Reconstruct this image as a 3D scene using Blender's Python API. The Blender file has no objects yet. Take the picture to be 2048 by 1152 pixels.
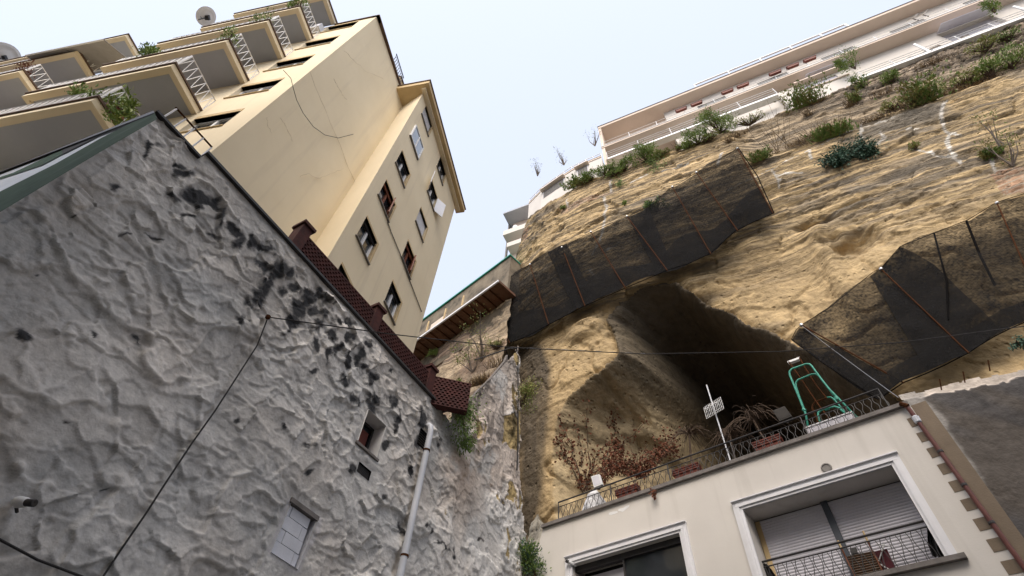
import bpy, math, random
import numpy as np
from mathutils import Vector, Matrix

sc = bpy.context.scene
R = math.radians
# ---------------------------------------------------------------- camera
EYE = Vector((0.0, 0.0, 1.6))
FPX = 1072.465                                   # focal length for a 2048 px wide picture
CAM_R = np.array([[0.9957938, -0.09162267, 0.0],
                  [-0.0724746, -0.78768451, 0.61180107],
                  [0.05605485, 0.60922771, 0.79101166]])   # columns: right, up, forward
cd = bpy.data.cameras.new('camera'); cam = bpy.data.objects.new('camera', cd)
sc.collection.objects.link(cam); sc.camera = cam
cd.sensor_width = 36; cd.lens = 36 * FPX / 2048; cd.clip_end = 5000; cd.clip_start = 0.05
m = Matrix.Identity(4)
for i in range(3):
    m[i][0] = CAM_R[i][0]; m[i][1] = CAM_R[i][1]; m[i][2] = -CAM_R[i][2]; m[i][3] = EYE[i]
cam.matrix_world = m
# ---------------------------------------------------------------- sky, sun, exposure
SUN_AZ, SUN_EL = 197.0, 48.0                     # degrees clockwise from +Y
w = bpy.data.worlds.new('World'); sc.world = w; w.use_nodes = True
wn = w.node_tree.nodes; wl = w.node_tree.links
sky = wn.new('ShaderNodeTexSky'); sky.sky_type = 'NISHITA'; sky.sun_disc = False
sky.sun_elevation = R(SUN_EL); sky.sun_rotation = R(SUN_AZ)
sky.air_density = 0.8; sky.dust_density = 5.0; sky.ozone_density = 1.0; sky.altitude = 50
veil = wn.new('ShaderNodeMix'); veil.data_type = 'RGBA'; veil.inputs[0].default_value = .72     # a thin even veil of high cloud
veil.inputs[7].default_value = (2.5, 2.68, 3.1, 1); wl.new(sky.outputs[0], veil.inputs[6]); wl.new(veil.outputs[2], wn['Background'].inputs[0]); wn['Background'].inputs[1].default_value = 0.15
sd = bpy.data.lights.new('sun', 'SUN'); sun = bpy.data.objects.new('sun', sd); sc.collection.objects.link(sun)
sd.energy = 1.15; sd.angle = R(45); sd.color = (1.0, 0.91, 0.80)
d = Vector((math.sin(R(SUN_AZ)) * math.cos(R(SUN_EL)), math.cos(R(SUN_AZ)) * math.cos(R(SUN_EL)), math.sin(R(SUN_EL))))
sun.rotation_euler = d.to_track_quat('Z', 'Y').to_euler(); sun.location = (0, -20, 60)
sc.view_settings.view_transform = 'Standard'; sc.view_settings.look = 'None'
sc.view_settings.exposure = 1.42; sc.view_settings.gamma = 1.0
sc.cycles.transparent_max_bounces = 16
sc.cycles.max_bounces = 6; sc.cycles.diffuse_bounces = 4

# ---------------------------------------------------------------- helpers
rng = random.Random(7)
def px_ray(px, py):
    v = CAM_R @ np.array([px - 1024.0, 576.0 - py, FPX])
    return Vector(v / np.linalg.norm(v))

class Frame:
    """A vertical reference plane: u runs along it, z up (camera height = 0), o out of it towards the street."""
    def __init__(s, az, dist, side=1):
        a = R(az); s.u = Vector((math.sin(a), math.cos(a), 0)); s.nd = Vector((-math.cos(a), math.sin(a), 0)) * side; s.d = dist
    def P(s, a, o, z): return EYE + s.nd * (s.d - o) + s.u * a + Vector((0, 0, z))
    def pix(s, px, py, o=0.0):
        r = px_ray(px, py); t = (s.d - o) / r.dot(s.nd); q = r * t
        return q.dot(s.u), q.z
    def at(s, px, py, o=0.0): 
        a, z = s.pix(px, py, o); return s.P(a, o, z)
    def arr(s, a, o, z):
        a = np.asarray(a, float); o = np.asarray(o, float); z = np.asarray(z, float)
        k = s.d - o
        return np.stack([EYE.x + s.nd.x * k + s.u.x * a, EYE.y + s.nd.y * k + s.u.y * a, EYE.z + z + 0 * a], -1)

GW = Frame(33.1, 8.5)          # grey plaster wall
YS = Frame(14.95, 9.0)         # yellow block, blank side wall
YW = Frame(14.95, 7.7)         # yellow block, window wing
YF = Frame(-75.05, 3.85, -1)   # yellow block, balcony facade
HF = Frame(131.78, 14.0)       # house
CL = Frame(118.5, 18.0)        # cliff and the white houses on it
ST = Frame(137.0, 14.4)        # walkway building

class MB:
    def __init__(s): s.v = []; s.f = []; s.mi = []; s.m = 0
    def add(s, pts, faces):
        b = len(s.v); s.v.extend([tuple(p) for p in pts])
        for f in faces: s.f.append(tuple(b + i for i in f)); s.mi.append(s.m)
        return s
    def poly(s, pts): return s.add(pts, [tuple(range(len(pts)))])
    def hexa(s, c):
        return s.add(c, [(0, 3, 2, 1), (4, 5, 6, 7), (0, 1, 5, 4), (1, 2, 6, 5), (2, 3, 7, 6), (3, 0, 4, 7)])
    def fbox(s, fr, a0, a1, o0, o1, z0, z1):
        P = fr.P
        return s.hexa([P(a0, o0, z0), P(a1, o0, z0), P(a1, o1, z0), P(a0, o1, z0), P(a0, o0, z1), P(a1, o0, z1), P(a1, o1, z1), P(a0, o1, z1)])
    def box(s, x0, x1, y0, y1, z0, z1):
        return s.hexa([(x0, y0, z0), (x1, y0, z0), (x1, y1, z0), (x0, y1, z0), (x0, y0, z1), (x1, y0, z1), (x1, y1, z1), (x0, y1, z1)])
    def prism(s, pts, vec):
        n = len(pts); vec = Vector(vec); q = [Vector(p) for p in pts]
        return s.add(q + [p + vec for p in q], [tuple(range(n - 1, -1, -1)), tuple(range(n, 2 * n))] + [(i, (i + 1) % n, n + (i + 1) % n, n + i) for i in range(n)])
    def tube(s, pts, r, n=6):
        pts = [Vector(p) for p in pts]; k = len(pts); rr = r if isinstance(r, (list, tuple)) else [r] * k
        vs = []; up = None
        for i, p in enumerate(pts):
            t = (pts[min(i + 1, k - 1)] - pts[max(i - 1, 0)])
            if t.length < 1e-9: t = Vector((0, 0, 1))
            t.normalize()
            if up is None: up = Vector((0, 0, 1)) if abs(t.z) < .9 else Vector((1, 0, 0))
            x = t.cross(up)
            if x.length < 1e-6: x = t.orthogonal()
            x.normalize(); y = x.cross(t).normalized(); up = y
            for j in range(n):
                a = 2 * math.pi * j / n; vs.append(p + x * (rr[i] * math.cos(a)) + y * (rr[i] * math.sin(a)))
        fs = [(i * n + j, i * n + (j + 1) % n, (i + 1) * n + (j + 1) % n, (i + 1) * n + j) for i in range(k - 1) for j in range(n)]
        fs += [tuple(range(n - 1, -1, -1)), tuple((k - 1) * n + j for j in range(n))]
        return s.add(vs, fs)
    def lathe(s, c, axis, prof, n=20):
        c = Vector(c); a = Vector(axis).normalized(); x = a.orthogonal().normalized(); y = a.cross(x)
        vs = [c + a * h + (x * math.cos(2 * math.pi * j / n) + y * math.sin(2 * math.pi * j / n)) * r for (r, h) in prof for j in range(n)]
        k = len(prof)
        return s.add(vs, [(i * n + j, i * n + (j + 1) % n, (i + 1) * n + (j + 1) % n, (i + 1) * n + j) for i in range(k - 1) for j in range(n)])
    def build(s, name, mats, parent=None, base=None, smooth=False):
        if not isinstance(mats, (list, tuple)): mats = [mats]
        if base is None:
            if parent is not None: base = world_loc(parent)
            else:
                a = np.array(s.v); base = Vector((float(a[:, 0].mean()), float(a[:, 1].mean()), float(a[:, 2].min())))
        base = Vector(base)
        me = bpy.data.meshes.new(name)
        me.from_pydata([(p[0] - base.x, p[1] - base.y, p[2] - base.z) for p in s.v], [], s.f)
        for mt in mats: me.materials.append(mt)
        if len(mats) > 1: me.polygons.foreach_set('material_index', s.mi)
        if smooth: me.polygons.foreach_set('use_smooth', [True] * len(s.f))
        me.update()
        o = bpy.data.objects.new(name, me); sc.collection.objects.link(o)
        if parent is not None:
            o.parent = parent; o.location = base - world_loc(parent)
        else: o.location = base
        return o

def world_loc(o):
    l = Vector(o.location)
    while o.parent is not None:
        o = o.parent; l += Vector(o.location)
    return l
def tag(o, label=None, cat=None, group=None, kind=None):
    if label: o['label'] = label
    if cat: o['category'] = cat
    if group: o['group'] = group
    if kind: o['kind'] = kind
    return o
def thing(name, loc, label, cat, group=None):
    o = bpy.data.objects.new(name, None); sc.collection.objects.link(o); o.location = loc; o.empty_display_size = .3
    return tag(o, label, cat, group)
def copy_tree(o, loc=None, parent=None, label=None):
    c = o.copy(); sc.collection.objects.link(c)
    if parent is not None: c.parent = parent
    if loc is not None: c.location = loc
    if label: c['label'] = label
    for ch in list(o.children): copy_tree(ch, None, c)
    return c
def wall_holes(mb, fr, a0, a1, z0, z1, holes, o=0.0, depth=0.2):
    """flat wall with rectangular openings and their reveals"""
    xs = sorted({a0, a1} | {h[0] for h in holes} | {h[1] for h in holes}); zs = sorted({z0, z1} | {h[2] for h in holes} | {h[3] for h in holes})
    xs = [x for x in xs if a0 <= x <= a1]; zs = [z for z in zs if z0 <= z <= z1]
    for i in range(len(xs) - 1):
        for j in range(len(zs) - 1):
            cx = (xs[i] + xs[i + 1]) / 2; cz = (zs[j] + zs[j + 1]) / 2
            if any(h[0] < cx < h[1] and h[2] < cz < h[3] for h in holes): continue
            mb.poly([fr.P(xs[i], o, zs[j]), fr.P(xs[i + 1], o, zs[j]), fr.P(xs[i + 1], o, zs[j + 1]), fr.P(xs[i], o, zs[j + 1])])
    for (h0, h1, g0, g1) in holes:
        i = o - depth
        for (p, q) in (((h0, g0), (h1, g0)), ((h1, g0), (h1, g1)), ((h1, g1), (h0, g1)), ((h0, g1), (h0, g0))):
            mb.poly([fr.P(p[0], o, p[1]), fr.P(q[0], o, q[1]), fr.P(q[0], i, q[1]), fr.P(p[0], i, p[1])])
# ---- numpy noise
def _h(i, j, s):
    n = (i.astype(np.int64) * 374761393 + j.astype(np.int64) * 668265263 + s * 1442695041) & 0xffffffff
    n = ((n ^ (n >> 13)) * 1274126177) & 0xffffffff
    return ((n ^ (n >> 16)) & 0xffffff) / float(0xffffff)
def vn(x, y, s=0):
    i = np.floor(x); j = np.floor(y); fx = x - i; fy = y - j; fx = fx * fx * fx * (fx * (fx * 6 - 15) + 10); fy = fy * fy * fy * (fy * (fy * 6 - 15) + 10)
    i = i.astype(np.int64); j = j.astype(np.int64)
    return (_h(i, j, s) * (1 - fx) + _h(i + 1, j, s) * fx) * (1 - fy) + (_h(i, j + 1, s) * (1 - fx) + _h(i + 1, j + 1, s) * fx) * fy
def fbm(x, y, oc=4, s=0, g=.5):
    t = 0; a = 1; n = 0
    for k in range(oc):
        t = t + a * (vn(x, y, s + k) - .5); n += a; a *= g; x = x * 2.03 + 7.1; y = y * 2.03 + 3.7
    return t / n * 2
def voro(x, y, s=0):
    i = np.floor(x).astype(np.int64); j = np.floor(y).astype(np.int64)
    f1 = np.full(x.shape, 9.); f2 = f1.copy(); dx = 0 * x; dy = 0 * x; idx = 0 * x
    for a in (-1, 0, 1):
        for b in (-1, 0, 1):
            cx = i + a + _h(i + a, j + b, s) ; cy = j + b + _h(i + a, j + b, s + 11)
            ex = x - cx; ey = y - cy; q = np.sqrt(ex * ex + ey * ey)
            n1 = q < f1
            f2 = np.where(n1, f1, np.minimum(f2, q)); f1 = np.where(n1, q, f1)
            dx = np.where(n1, ex, dx); dy = np.where(n1, ey, dy); idx = np.where(n1, _h(i + a, j + b, s + 29), idx)
    return f1, f2, idx, dx, dy
def sstep(a, b, x):
    t = np.clip((x - a) / (b - a), 0, 1); return t * t * (3 - 2 * t)
def seg_dist(X, Y, pts, closed=False):
    dmin = np.full(X.shape, 1e9); n = len(pts)
    for k in range(n if closed else n - 1):
        ax, ay = pts[k]; bx, by = pts[(k + 1) % n]; vx, vy = bx - ax, by - ay; L = vx * vx + vy * vy + 1e-12
        t = np.clip(((X - ax) * vx + (Y - ay) * vy) / L, 0, 1)
        dmin = np.minimum(dmin, np.hypot(X - ax - t * vx, Y - ay - t * vy))
    return dmin
def inside(X, Y, pts):
    r = np.zeros(X.shape, bool); n = len(pts)
    for k in range(n):
        ax, ay = pts[k]; bx, by = pts[(k + 1) % n]
        if ay == by: continue
        c = ((ay > Y) != (by > Y)) & (X < (bx - ax) * (Y - ay) / (by - ay) + ax); r ^= c
    return r
def resample(pts, n):
    p = np.array(pts, float); d_ = np.concatenate([[0], np.cumsum(np.hypot(*np.diff(p, axis=0).T))]); t = np.linspace(0, d_[-1], n)
    return np.stack([np.interp(t, d_, p[:, 0]), np.interp(t, d_, p[:, 1])], 1)
def sheet(name, P, mask, mat, col=None, parent=None, kind=None, smooth=True):
    """a grid of world points P[ny,nx,3] as one mesh; faces only where mask is true"""
    ny, nx = P.shape[:2]; idx = np.arange(ny * nx).reshape(ny, nx)
    q = np.stack([idx[:-1, :-1], idx[:-1, 1:], idx[1:, 1:], idx[1:, :-1]], -1)[mask]
    used = np.unique(q); remap = -np.ones(ny * nx, np.int64); remap[used] = np.arange(len(used))
    V = P.reshape(-1, 3)[used]; q = remap[q]
    base = Vector((float(V[:, 0].mean()), float(V[:, 1].mean()), float(V[:, 2].min()))) if parent is None else world_loc(parent)
    V = V - np.array(base)
    me = bpy.data.meshes.new(name)
    me.vertices.add(len(V)); me.vertices.foreach_set('co', V.ravel().astype(np.float32))
    me.loops.add(q.size); me.loops.foreach_set('vertex_index', q.ravel().astype(np.int32))
    me.polygons.add(len(q)); me.polygons.foreach_set('loop_start', (np.arange(len(q)) * 4).astype(np.int32))
    me.polygons.foreach_set('use_smooth', [smooth] * len(q))
    me.update(calc_edges=True)
    if col is not None:
        c = col.reshape(-1, 3)[used]; at = me.color_attributes.new('tint', 'FLOAT_COLOR', 'POINT')
        at.data.foreach_set('color', np.concatenate([c, np.ones((len(c), 1))], 1).ravel().astype(np.float32))
    me.materials.append(mat)
    o = bpy.data.objects.new(name, me); sc.collection.objects.link(o)
    if parent is not None: o.parent = parent
    else: o.location = base
    if kind: o['kind'] = kind
    return o

# ---------------------------------------------------------------- materials
def newmat(name):
    mt = bpy.data.materials.new(name); mt.use_nodes = True
    return mt, mt.node_tree.nodes, mt.node_tree.links, mt.node_tree.nodes['Principled BSDF']
def PM(name, c1, c2=None, scale=1.5, rough=.85, metal=0., bump=.0, bscale=30., stretch=(1, 1, 1), c3=None, spec=.3, attr=None, detail=6., streak=0., streakcol=(.1, .09, .08), bdist=.03, strata=0.):
    """procedural paint, plaster, rock: two or three colours mixed by world-space noise, optional streaks and bump"""
    mt, N, L, B = newmat(name)
    B.inputs['Roughness'].default_value = rough; B.inputs['Metallic'].default_value = metal; B.inputs['Specular IOR Level'].default_value = spec
    g = N.new('ShaderNodeNewGeometry'); mp = N.new('ShaderNodeMapping'); mp.inputs['Scale'].default_value = stretch; L.new(g.outputs['Position'], mp.inputs[0])
    t = N.new('ShaderNodeTexNoise'); t.inputs['Scale'].default_value = scale; t.inputs['Detail'].default_value = detail; t.inputs['Roughness'].default_value = .62; L.new(mp.outputs[0], t.inputs['Vector'])
    c2 = c2 or tuple(x * .82 for x in c1)
    if attr:
        a = N.new('ShaderNodeVertexColor'); a.layer_name = attr
        mr = N.new('ShaderNodeMapRange'); mr.inputs[1].default_value = .3; mr.inputs[2].default_value = .7; mr.inputs[3].default_value = c2[0]; mr.inputs[4].default_value = c1[0]; L.new(t.outputs[0], mr.inputs[0])
        mx = N.new('ShaderNodeVectorMath'); mx.operation = 'SCALE'; L.new(a.outputs[0], mx.inputs[0]); L.new(mr.outputs[0], mx.inputs['Scale']); out = mx.outputs[0]
    else:
        cr = N.new('ShaderNodeValToRGB'); e = cr.color_ramp.elements
        e[0].position = .32; e[0].color = (*c2, 1); e[1].position = .68; e[1].color = (*c1, 1)
        if c3: q = e.new(.5); q.color = (*c3, 1)
        L.new(t.outputs[0], cr.inputs[0]); out = cr.outputs[0]
    if streak:
        m2 = N.new('ShaderNodeMapping'); m2.inputs['Scale'].default_value = (2.2, 2.2, .12); L.new(g.outputs['Position'], m2.inputs[0])
        t2 = N.new('ShaderNodeTexNoise'); t2.inputs['Scale'].default_value = 1.3; t2.inputs['Detail'].default_value = 5; L.new(m2.outputs[0], t2.inputs['Vector'])
        r2 = N.new('ShaderNodeMapRange'); r2.inputs[1].default_value = .55; r2.inputs[2].default_value = .8; r2.inputs[4].default_value = streak; L.new(t2.outputs[0], r2.inputs[0])
        m3 = N.new('ShaderNodeMix'); m3.data_type = 'RGBA'; L.new(r2.outputs[0], m3.inputs[0]); L.new(out, m3.inputs[6]); m3.inputs[7].default_value = (*streakcol, 1); out = m3.outputs[2]
    if strata:                                           # fine horizontal bedding, only in the upper, weathered beds
        m4 = N.new('ShaderNodeMapping'); m4.inputs['Scale'].default_value = (.16, .16, 3.4); L.new(g.outputs['Position'], m4.inputs[0])
        t4 = N.new('ShaderNodeTexNoise'); t4.inputs['Scale'].default_value = 1.4; t4.inputs['Detail'].default_value = 8; t4.inputs['Roughness'].default_value = .7; t4.inputs['Distortion'].default_value = .35; L.new(m4.outputs[0], t4.inputs['Vector'])
        sx = N.new('ShaderNodeSeparateXYZ'); L.new(g.outputs['Position'], sx.inputs[0])
        hz_ = N.new('ShaderNodeMapRange'); hz_.inputs[1].default_value = 21; hz_.inputs[2].default_value = 27; L.new(sx.outputs[2], hz_.inputs[0])
        k4 = N.new('ShaderNodeMapRange'); k4.inputs[1].default_value = .47; k4.inputs[2].default_value = .62; k4.inputs[4].default_value = strata; L.new(t4.outputs[0], k4.inputs[0])
        q4 = N.new('ShaderNodeMath'); q4.operation = 'MULTIPLY'; L.new(k4.outputs[0], q4.inputs[0]); L.new(hz_.outputs[0], q4.inputs[1])
        m5 = N.new('ShaderNodeMix'); m5.data_type = 'RGBA'; L.new(q4.outputs[0], m5.inputs[0]); L.new(out, m5.inputs[6]); m5.inputs[7].default_value = (.15, .128, .10, 1); out = m5.outputs[2]
    L.new(out, B.inputs['Base Color'])
    if bump:
        t3 = N.new('ShaderNodeTexNoise'); t3.inputs['Scale'].default_value = bscale; t3.inputs['Detail'].default_value = 8; L.new(mp.outputs[0], t3.inputs['Vector'])
        b = N.new('ShaderNodeBump'); b.inputs['Strength'].default_value = min(1, bump); b.inputs['Distance'].default_value = bdist; hgt = t3.outputs[0]
        if strata:
            ad = N.new('ShaderNodeMath'); ad.operation = 'MULTIPLY_ADD'; L.new(q4.outputs[0], ad.inputs[0]); ad.inputs[1].default_value = -1.1; L.new(t3.outputs[0], ad.inputs[2])
            vo = N.new('ShaderNodeTexVoronoi'); vo.inputs['Scale'].default_value = 2.6; L.new(mp.outputs[0], vo.inputs['Vector'])
            pv = N.new('ShaderNodeMapRange'); pv.inputs[1].default_value = .0; pv.inputs[2].default_value = .22; pv.inputs[3].default_value = -.9; pv.inputs[4].default_value = 0; L.new(vo.outputs['Distance'], pv.inputs[0])
            a2_ = N.new('ShaderNodeMath'); L.new(ad.outputs[0], a2_.inputs[0]); L.new(pv.outputs[0], a2_.inputs[1]); hgt = a2_.outputs[0]
        L.new(hgt, b.inputs['Height']); L.new(b.outputs[0], B.inputs['Normal'])
    return mt
M = {}
M['grey_plaster'] = PM('grey plaster', (1.16,) * 3, (.82,) * 3, 9, bump=.75, bscale=13, attr='tint', bdist=.025, detail=10)
M['tuff'] = PM('tuff rock', (1.2,) * 3, (.72,) * 3, 2.6, bump=1., bscale=4, attr='tint', detail=10, bdist=.09, strata=.85)
M['yellow'] = PM('cream yellow plaster', (.80, .69, .49), (.745, .635, .44), .5, bump=.08, bscale=20, streak=.38, streakcol=(.50, .41, .30))
M['yellow2'] = PM('warm yellow plaster', (.78, .675, .49), (.72, .62, .44), .5, bump=.05)
M['ochre'] = PM('ochre trim', (.62, .47, .26), (.5, .37, .2), 1.5)
M['soffit'] = PM('grey soffit plaster', (.43, .45, .49), (.37, .39, .43), .6, bump=.05)
M['brown_edge'] = PM('brown metal edge', (.13, .075, .045), (.08, .05, .035), 4, rough=.6)
M['white_paint'] = PM('white paint', (.78, .78, .77), (.7, .7, .7), 3, rough=.5)
M['white_plaster'] = PM('white plaster', (.66, .62, .565), (.60, .56, .51), .8)
M['pink_plaster'] = PM('pale pink plaster', (.70, .585, .49), (.64, .53, .44), .5)
M['cream_plaster'] = PM('house cream plaster', (.64, .61, .565), (.59, .56, .52), .7, bump=.06, bscale=25, streak=.5, streakcol=(.40, .375, .335))
M['quoin'] = PM('brown quoin paint', (.205, .160, .115), (.16, .125, .09), 2, bump=.2)
M['stone_trim'] = PM('dark stone slab', (.20, .18, .17), (.12, .11, .10), 4, bump=.2)
M['white_trim'] = PM('white moulding', (.74, .74, .76), (.66, .66, .68), 2, rough=.6)
M['glass'] = PM('window glass', (.035, .04, .045), (.02, .024, .028), 1, rough=.06, spec=.8)
M['sky_glass'] = PM('bright window glass', (.30, .34, .38), (.2, .24, .28), 1, rough=.05, spec=1.)  # reflected sky painted into the pane's base colour
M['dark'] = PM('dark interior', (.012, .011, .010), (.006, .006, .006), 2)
M['brown_wood'] = PM('brown wood', (.24, .085, .04), (.16, .055, .03), 4, stretch=(1, 1, .2), rough=.55)
M['shutter'] = PM('grey roller shutter', (.62, .61, .66), (.54, .53, .58), 1.2, rough=.55)
M['iron'] = PM('black iron', (.022, .022, .025), (.04, .035, .032), 8, rough=.55, spec=.4)
M['rust'] = PM('rusty iron', (.085, .033, .015), (.045, .021, .011), 9, rough=1., spec=.02)
M['rust_sheet'] = PM('rusted ceiling', (.12, .045, .024), (.05, .022, .014), 1.2, c3=(.16, .085, .05), bump=.4)
M['brick'] = PM('red brick', (.075, .021, .017), (.035, .012, .011), 4, bump=.3, bscale=25)
M['terracotta'] = PM('terracotta plastic', (.19, .05, .032), (.13, .035, .025), 3, rough=.6)
M['green_sheet'] = PM('green painted tiles', (.075, .115, .085), (.055, .085, .065), 3, rough=.85, spec=.05, streak=.4, streakcol=(.25, .29, .26))
M['green_paint'] = PM('chipped green paint', (.055, .33, .24), (.03, .20, .15), 9, rough=.5)
M['pale_sheet'] = PM('pale translucent sheet', (.55, .57, .6), (.45, .47, .5), 2, rough=.3)
M['pvc'] = PM('grey plastic pipe', (.58, .60, .64), (.48, .50, .54), 1.2, rough=.4)
M['red_pipe'] = PM('red brown pipe', (.14, .05, .04), (.10, .035, .03), 3, rough=.4)
M['cable'] = PM('black cable', (.02, .02, .02), (.035, .03, .03), 5, rough=.7)
M['black_cloth'] = PM('black net hem', (.006, .006, .006), (.01, .009, .009), 5, rough=1., spec=0.)
M['steel'] = PM('galvanised steel', (.5, .5, .5), (.38, .38, .38), 4, rough=.4, metal=.8)
M['lamp_grey'] = PM('grey lamp body', (.22, .205, .185), (.15, .14, .13), 5, rough=.5)
M['flood_grey'] = PM('dark grey lamp body', (.075, .07, .065), (.05, .047, .044), 5, rough=.9, spec=.05)
M['blockwork'] = PM('painted concrete block', (.66, .67, .71), (.56, .57, .61), 3, bump=.2)
M['canvas'] = PM('grey canvas', (.30, .29, .28), (.24, .23, .22), 2)
M['screen'] = PM('grey rail screen', (.17, .16, .15), (.11, .105, .10), 2)
M['dish'] = PM('dish grey', (.78, .76, .73), (.7, .68, .65), 2, rough=.5)
M['asphalt'] = PM('asphalt', (.055, .053, .05), (.04, .039, .037), 2, bump=.3)
M['leaf'] = PM('mid green leaf', (.20, .29, .07), (.12, .19, .045), 1.5, rough=.6)
M['leaf_light'] = PM('light green leaf', (.27, .33, .08), (.16, .22, .05), 1.5, rough=.6)
M['leaf_olive'] = PM('olive leaf', (.32, .29, .11), (.21, .19, .065), 1.5, rough=.7)
M['leaf_blue'] = PM('blue green leaf', (.08, .15, .10), (.05, .10, .065), 2, rough=.6)
M['leaf_red'] = PM('red dry leaf', (.19, .065, .03), (.09, .032, .018), 3, rough=.8)
M['leaf_dry'] = PM('dry straw', (.30, .21, .10), (.18, .12, .06), 3, rough=.9)
M['twig'] = PM('brown twig', (.11, .075, .05), (.06, .04, .03), 6, rough=.9)
M['bark'] = PM('grey bark', (.24, .20, .16), (.15, .12, .1), 6, rough=.9)
def net_material(name, opacity):
    mt, N, L, B = newmat(name)
    B.inputs['Base Color'].default_value = (.015, .0145, .0145, 1); B.inputs['Roughness'].default_value = 1.; B.inputs['Specular IOR Level'].default_value = 0.
    uv = N.new('ShaderNodeVertexColor'); uv.layer_name = 'tint'
    tr = N.new('ShaderNodeBsdfTransparent'); mx = N.new('ShaderNodeMixShader')
    nz = N.new('ShaderNodeTexNoise'); nz.inputs['Scale'].default_value = 1.6; nz.inputs['Detail'].default_value = 6
    n2 = N.new('ShaderNodeTexNoise'); n2.inputs['Scale'].default_value = 9.; n2.inputs['Detail'].default_value = 2
    L.new(uv.outputs[0], nz.inputs['Vector']); L.new(uv.outputs[0], n2.inputs['Vector'])
    tot = None                                              # honeycomb wire: three plane waves
    for k in range(3):
        dp = N.new('ShaderNodeVectorMath'); dp.operation = 'DOT_PRODUCT'; a = R(60 * k + 30); f = 2 * math.pi / .15
        dp.inputs[1].default_value = (f * math.cos(a), f * math.sin(a), 0); L.new(uv.outputs[0], dp.inputs[0])
        c = N.new('ShaderNodeMath'); c.operation = 'COSINE'; L.new(dp.outputs['Value'], c.inputs[0])
        if tot is None: tot = c.outputs[0]
        else:
            s_ = N.new('ShaderNodeMath'); L.new(tot, s_.inputs[0]); L.new(c.outputs[0], s_.inputs[1]); tot = s_.outputs[0]
    hx = N.new('ShaderNodeMapRange'); hx.inputs[1].default_value = -1.15; hx.inputs[2].default_value = -.8; hx.inputs[3].default_value = .10; hx.inputs[4].default_value = 0; L.new(tot, hx.inputs[0])
    r1 = N.new('ShaderNodeMapRange'); r1.inputs[1].default_value = .3; r1.inputs[2].default_value = .7; r1.inputs[3].default_value = opacity - .13; r1.inputs[4].default_value = opacity + .13; L.new(nz.outputs[0], r1.inputs[0])
    r2 = N.new('ShaderNodeMapRange'); r2.inputs[1].default_value = .35; r2.inputs[2].default_value = .65; r2.inputs[3].default_value = -.11; r2.inputs[4].default_value = .11; L.new(n2.outputs[0], r2.inputs[0])
    a1 = N.new('ShaderNodeMath'); L.new(r1.outputs[0], a1.inputs[0]); L.new(r2.outputs[0], a1.inputs[1])
    a2 = N.new('ShaderNodeMath'); a2.use_clamp = True; L.new(a1.outputs[0], a2.inputs[0]); L.new(hx.outputs[0], a2.inputs[1])
    L.new(a2.outputs[0], mx.inputs[0]); L.new(tr.outputs[0], mx.inputs[1]); L.new(B.outputs[0], mx.inputs[2]); L.new(mx.outputs[0], N['Material Output'].inputs[0])
    return mt
M['net'] = net_material('black shade netting', .72)
M['net_dense'] = net_material('black doubled netting', .82)

# ---------------------------------------------------------------- ground
g = MB(); g.poly([(-600, -600, 0), (600, -600, 0), (600, 600, 0), (-600, 600, 0)])
tag(g.build('street', M['asphalt'], base=(0, 0, 0)), kind='structure')

# unseen house added behind the camera to shade the lower part of the court
BH = Frame(100.0, 5.0, -1)
bh = thing('unseen_shade_house', BH.P(0, -3, -1.6), 'unseen plastered house added behind the camera to shade the court', 'house')
hw = [(a, a + 1.2, z, z + 1.7) for a in range(-13, 14, 3) for z in (1.5, 4.7, 7.9, 11.1, 14.3, 17.5)]
mb = MB(); wall_holes(mb, BH, -15, 16, -1.6, 22, hw, 0, .25)
mb.poly([BH.P(-15, 0, 22), BH.P(16, 0, 22), BH.P(16, -10, 22), BH.P(-15, -10, 22)]); mb.poly([BH.P(-15, 0, -1.6), BH.P(-15, -10, -1.6), BH.P(-15, -10, 22), BH.P(-15, 0, 22)]); mb.poly([BH.P(16, 0, -1.6), BH.P(16, -10, -1.6), BH.P(16, -10, 22), BH.P(16, 0, 22)])
mb.build('wall', M['cream_plaster'], bh)
for h in hw: MB().fbox(BH, h[0], h[1], -.25, -.2, h[2], h[3]).build('window', M['glass'], bh)
# ================================================================ GREY PLASTER WALL
def c_(ox, oy, k, pts): return [(ox + x / k, oy + y / k) for x, y in pts]      # crop pixel -> photo pixel
wall_t = thing('plaster_wall', GW.P(4, 0, -1.6), 'tall grey wall of lumpy sculpted plaster with black mould blotches and a brick lattice on top', 'wall')
ridge = [GW.pix(*p) for p in [(905, 850), (900, 790), (912, 815), (925, 822), (941, 796), (957, 783), (980, 757), (1004, 734), (1030, 702), (1035, 690), (1037, 800), (1038, 900), (1042, 1000), (1046, 1052), (1062, 1152)]]
outline = [(-.42, -1.6), (-.42, 10.13), (.66, 10.13), (.68, 10.36), (9.86, 10.36)] + ridge + [(17.6, -1.6)]
W1 = c_(450, 768, 3, [(860, 155), (958, 255), (905, 450), (785, 345)])
ws = [GW.pix(*p) for p in W1]
win = ((ws[0][0] + ws[3][0]) / 2, (ws[1][0] + ws[2][0]) / 2, (ws[2][1] + ws[3][1]) / 2, (ws[0][1] + ws[1][1]) / 2)
bw = (6.07, 6.76, 4.38, 5.38)
vs = [GW.pix(*p) for p in c_(450, 768, 3, [(800, 465), (880, 530), (860, 580), (785, 520)])]
vent = (min(v[0] for v in vs) + .03, max(v[0] for v in vs) - .03, (vs[2][1] + vs[3][1]) / 2, (vs[0][1] + vs[1][1]) / 2)
vs2 = [GW.pix(*p) for p in c_(450, 768, 3, [(1172, 268), (1215, 300), (1200, 400), (1160, 370)])]
vent2 = (min(v[0] for v in vs2), max(v[0] for v in vs2), (vs2[2][1] + vs2[3][1]) / 2, (vs2[0][1] + vs2[1][1]) / 2)
holes = [win, bw, vent, vent2]
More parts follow.
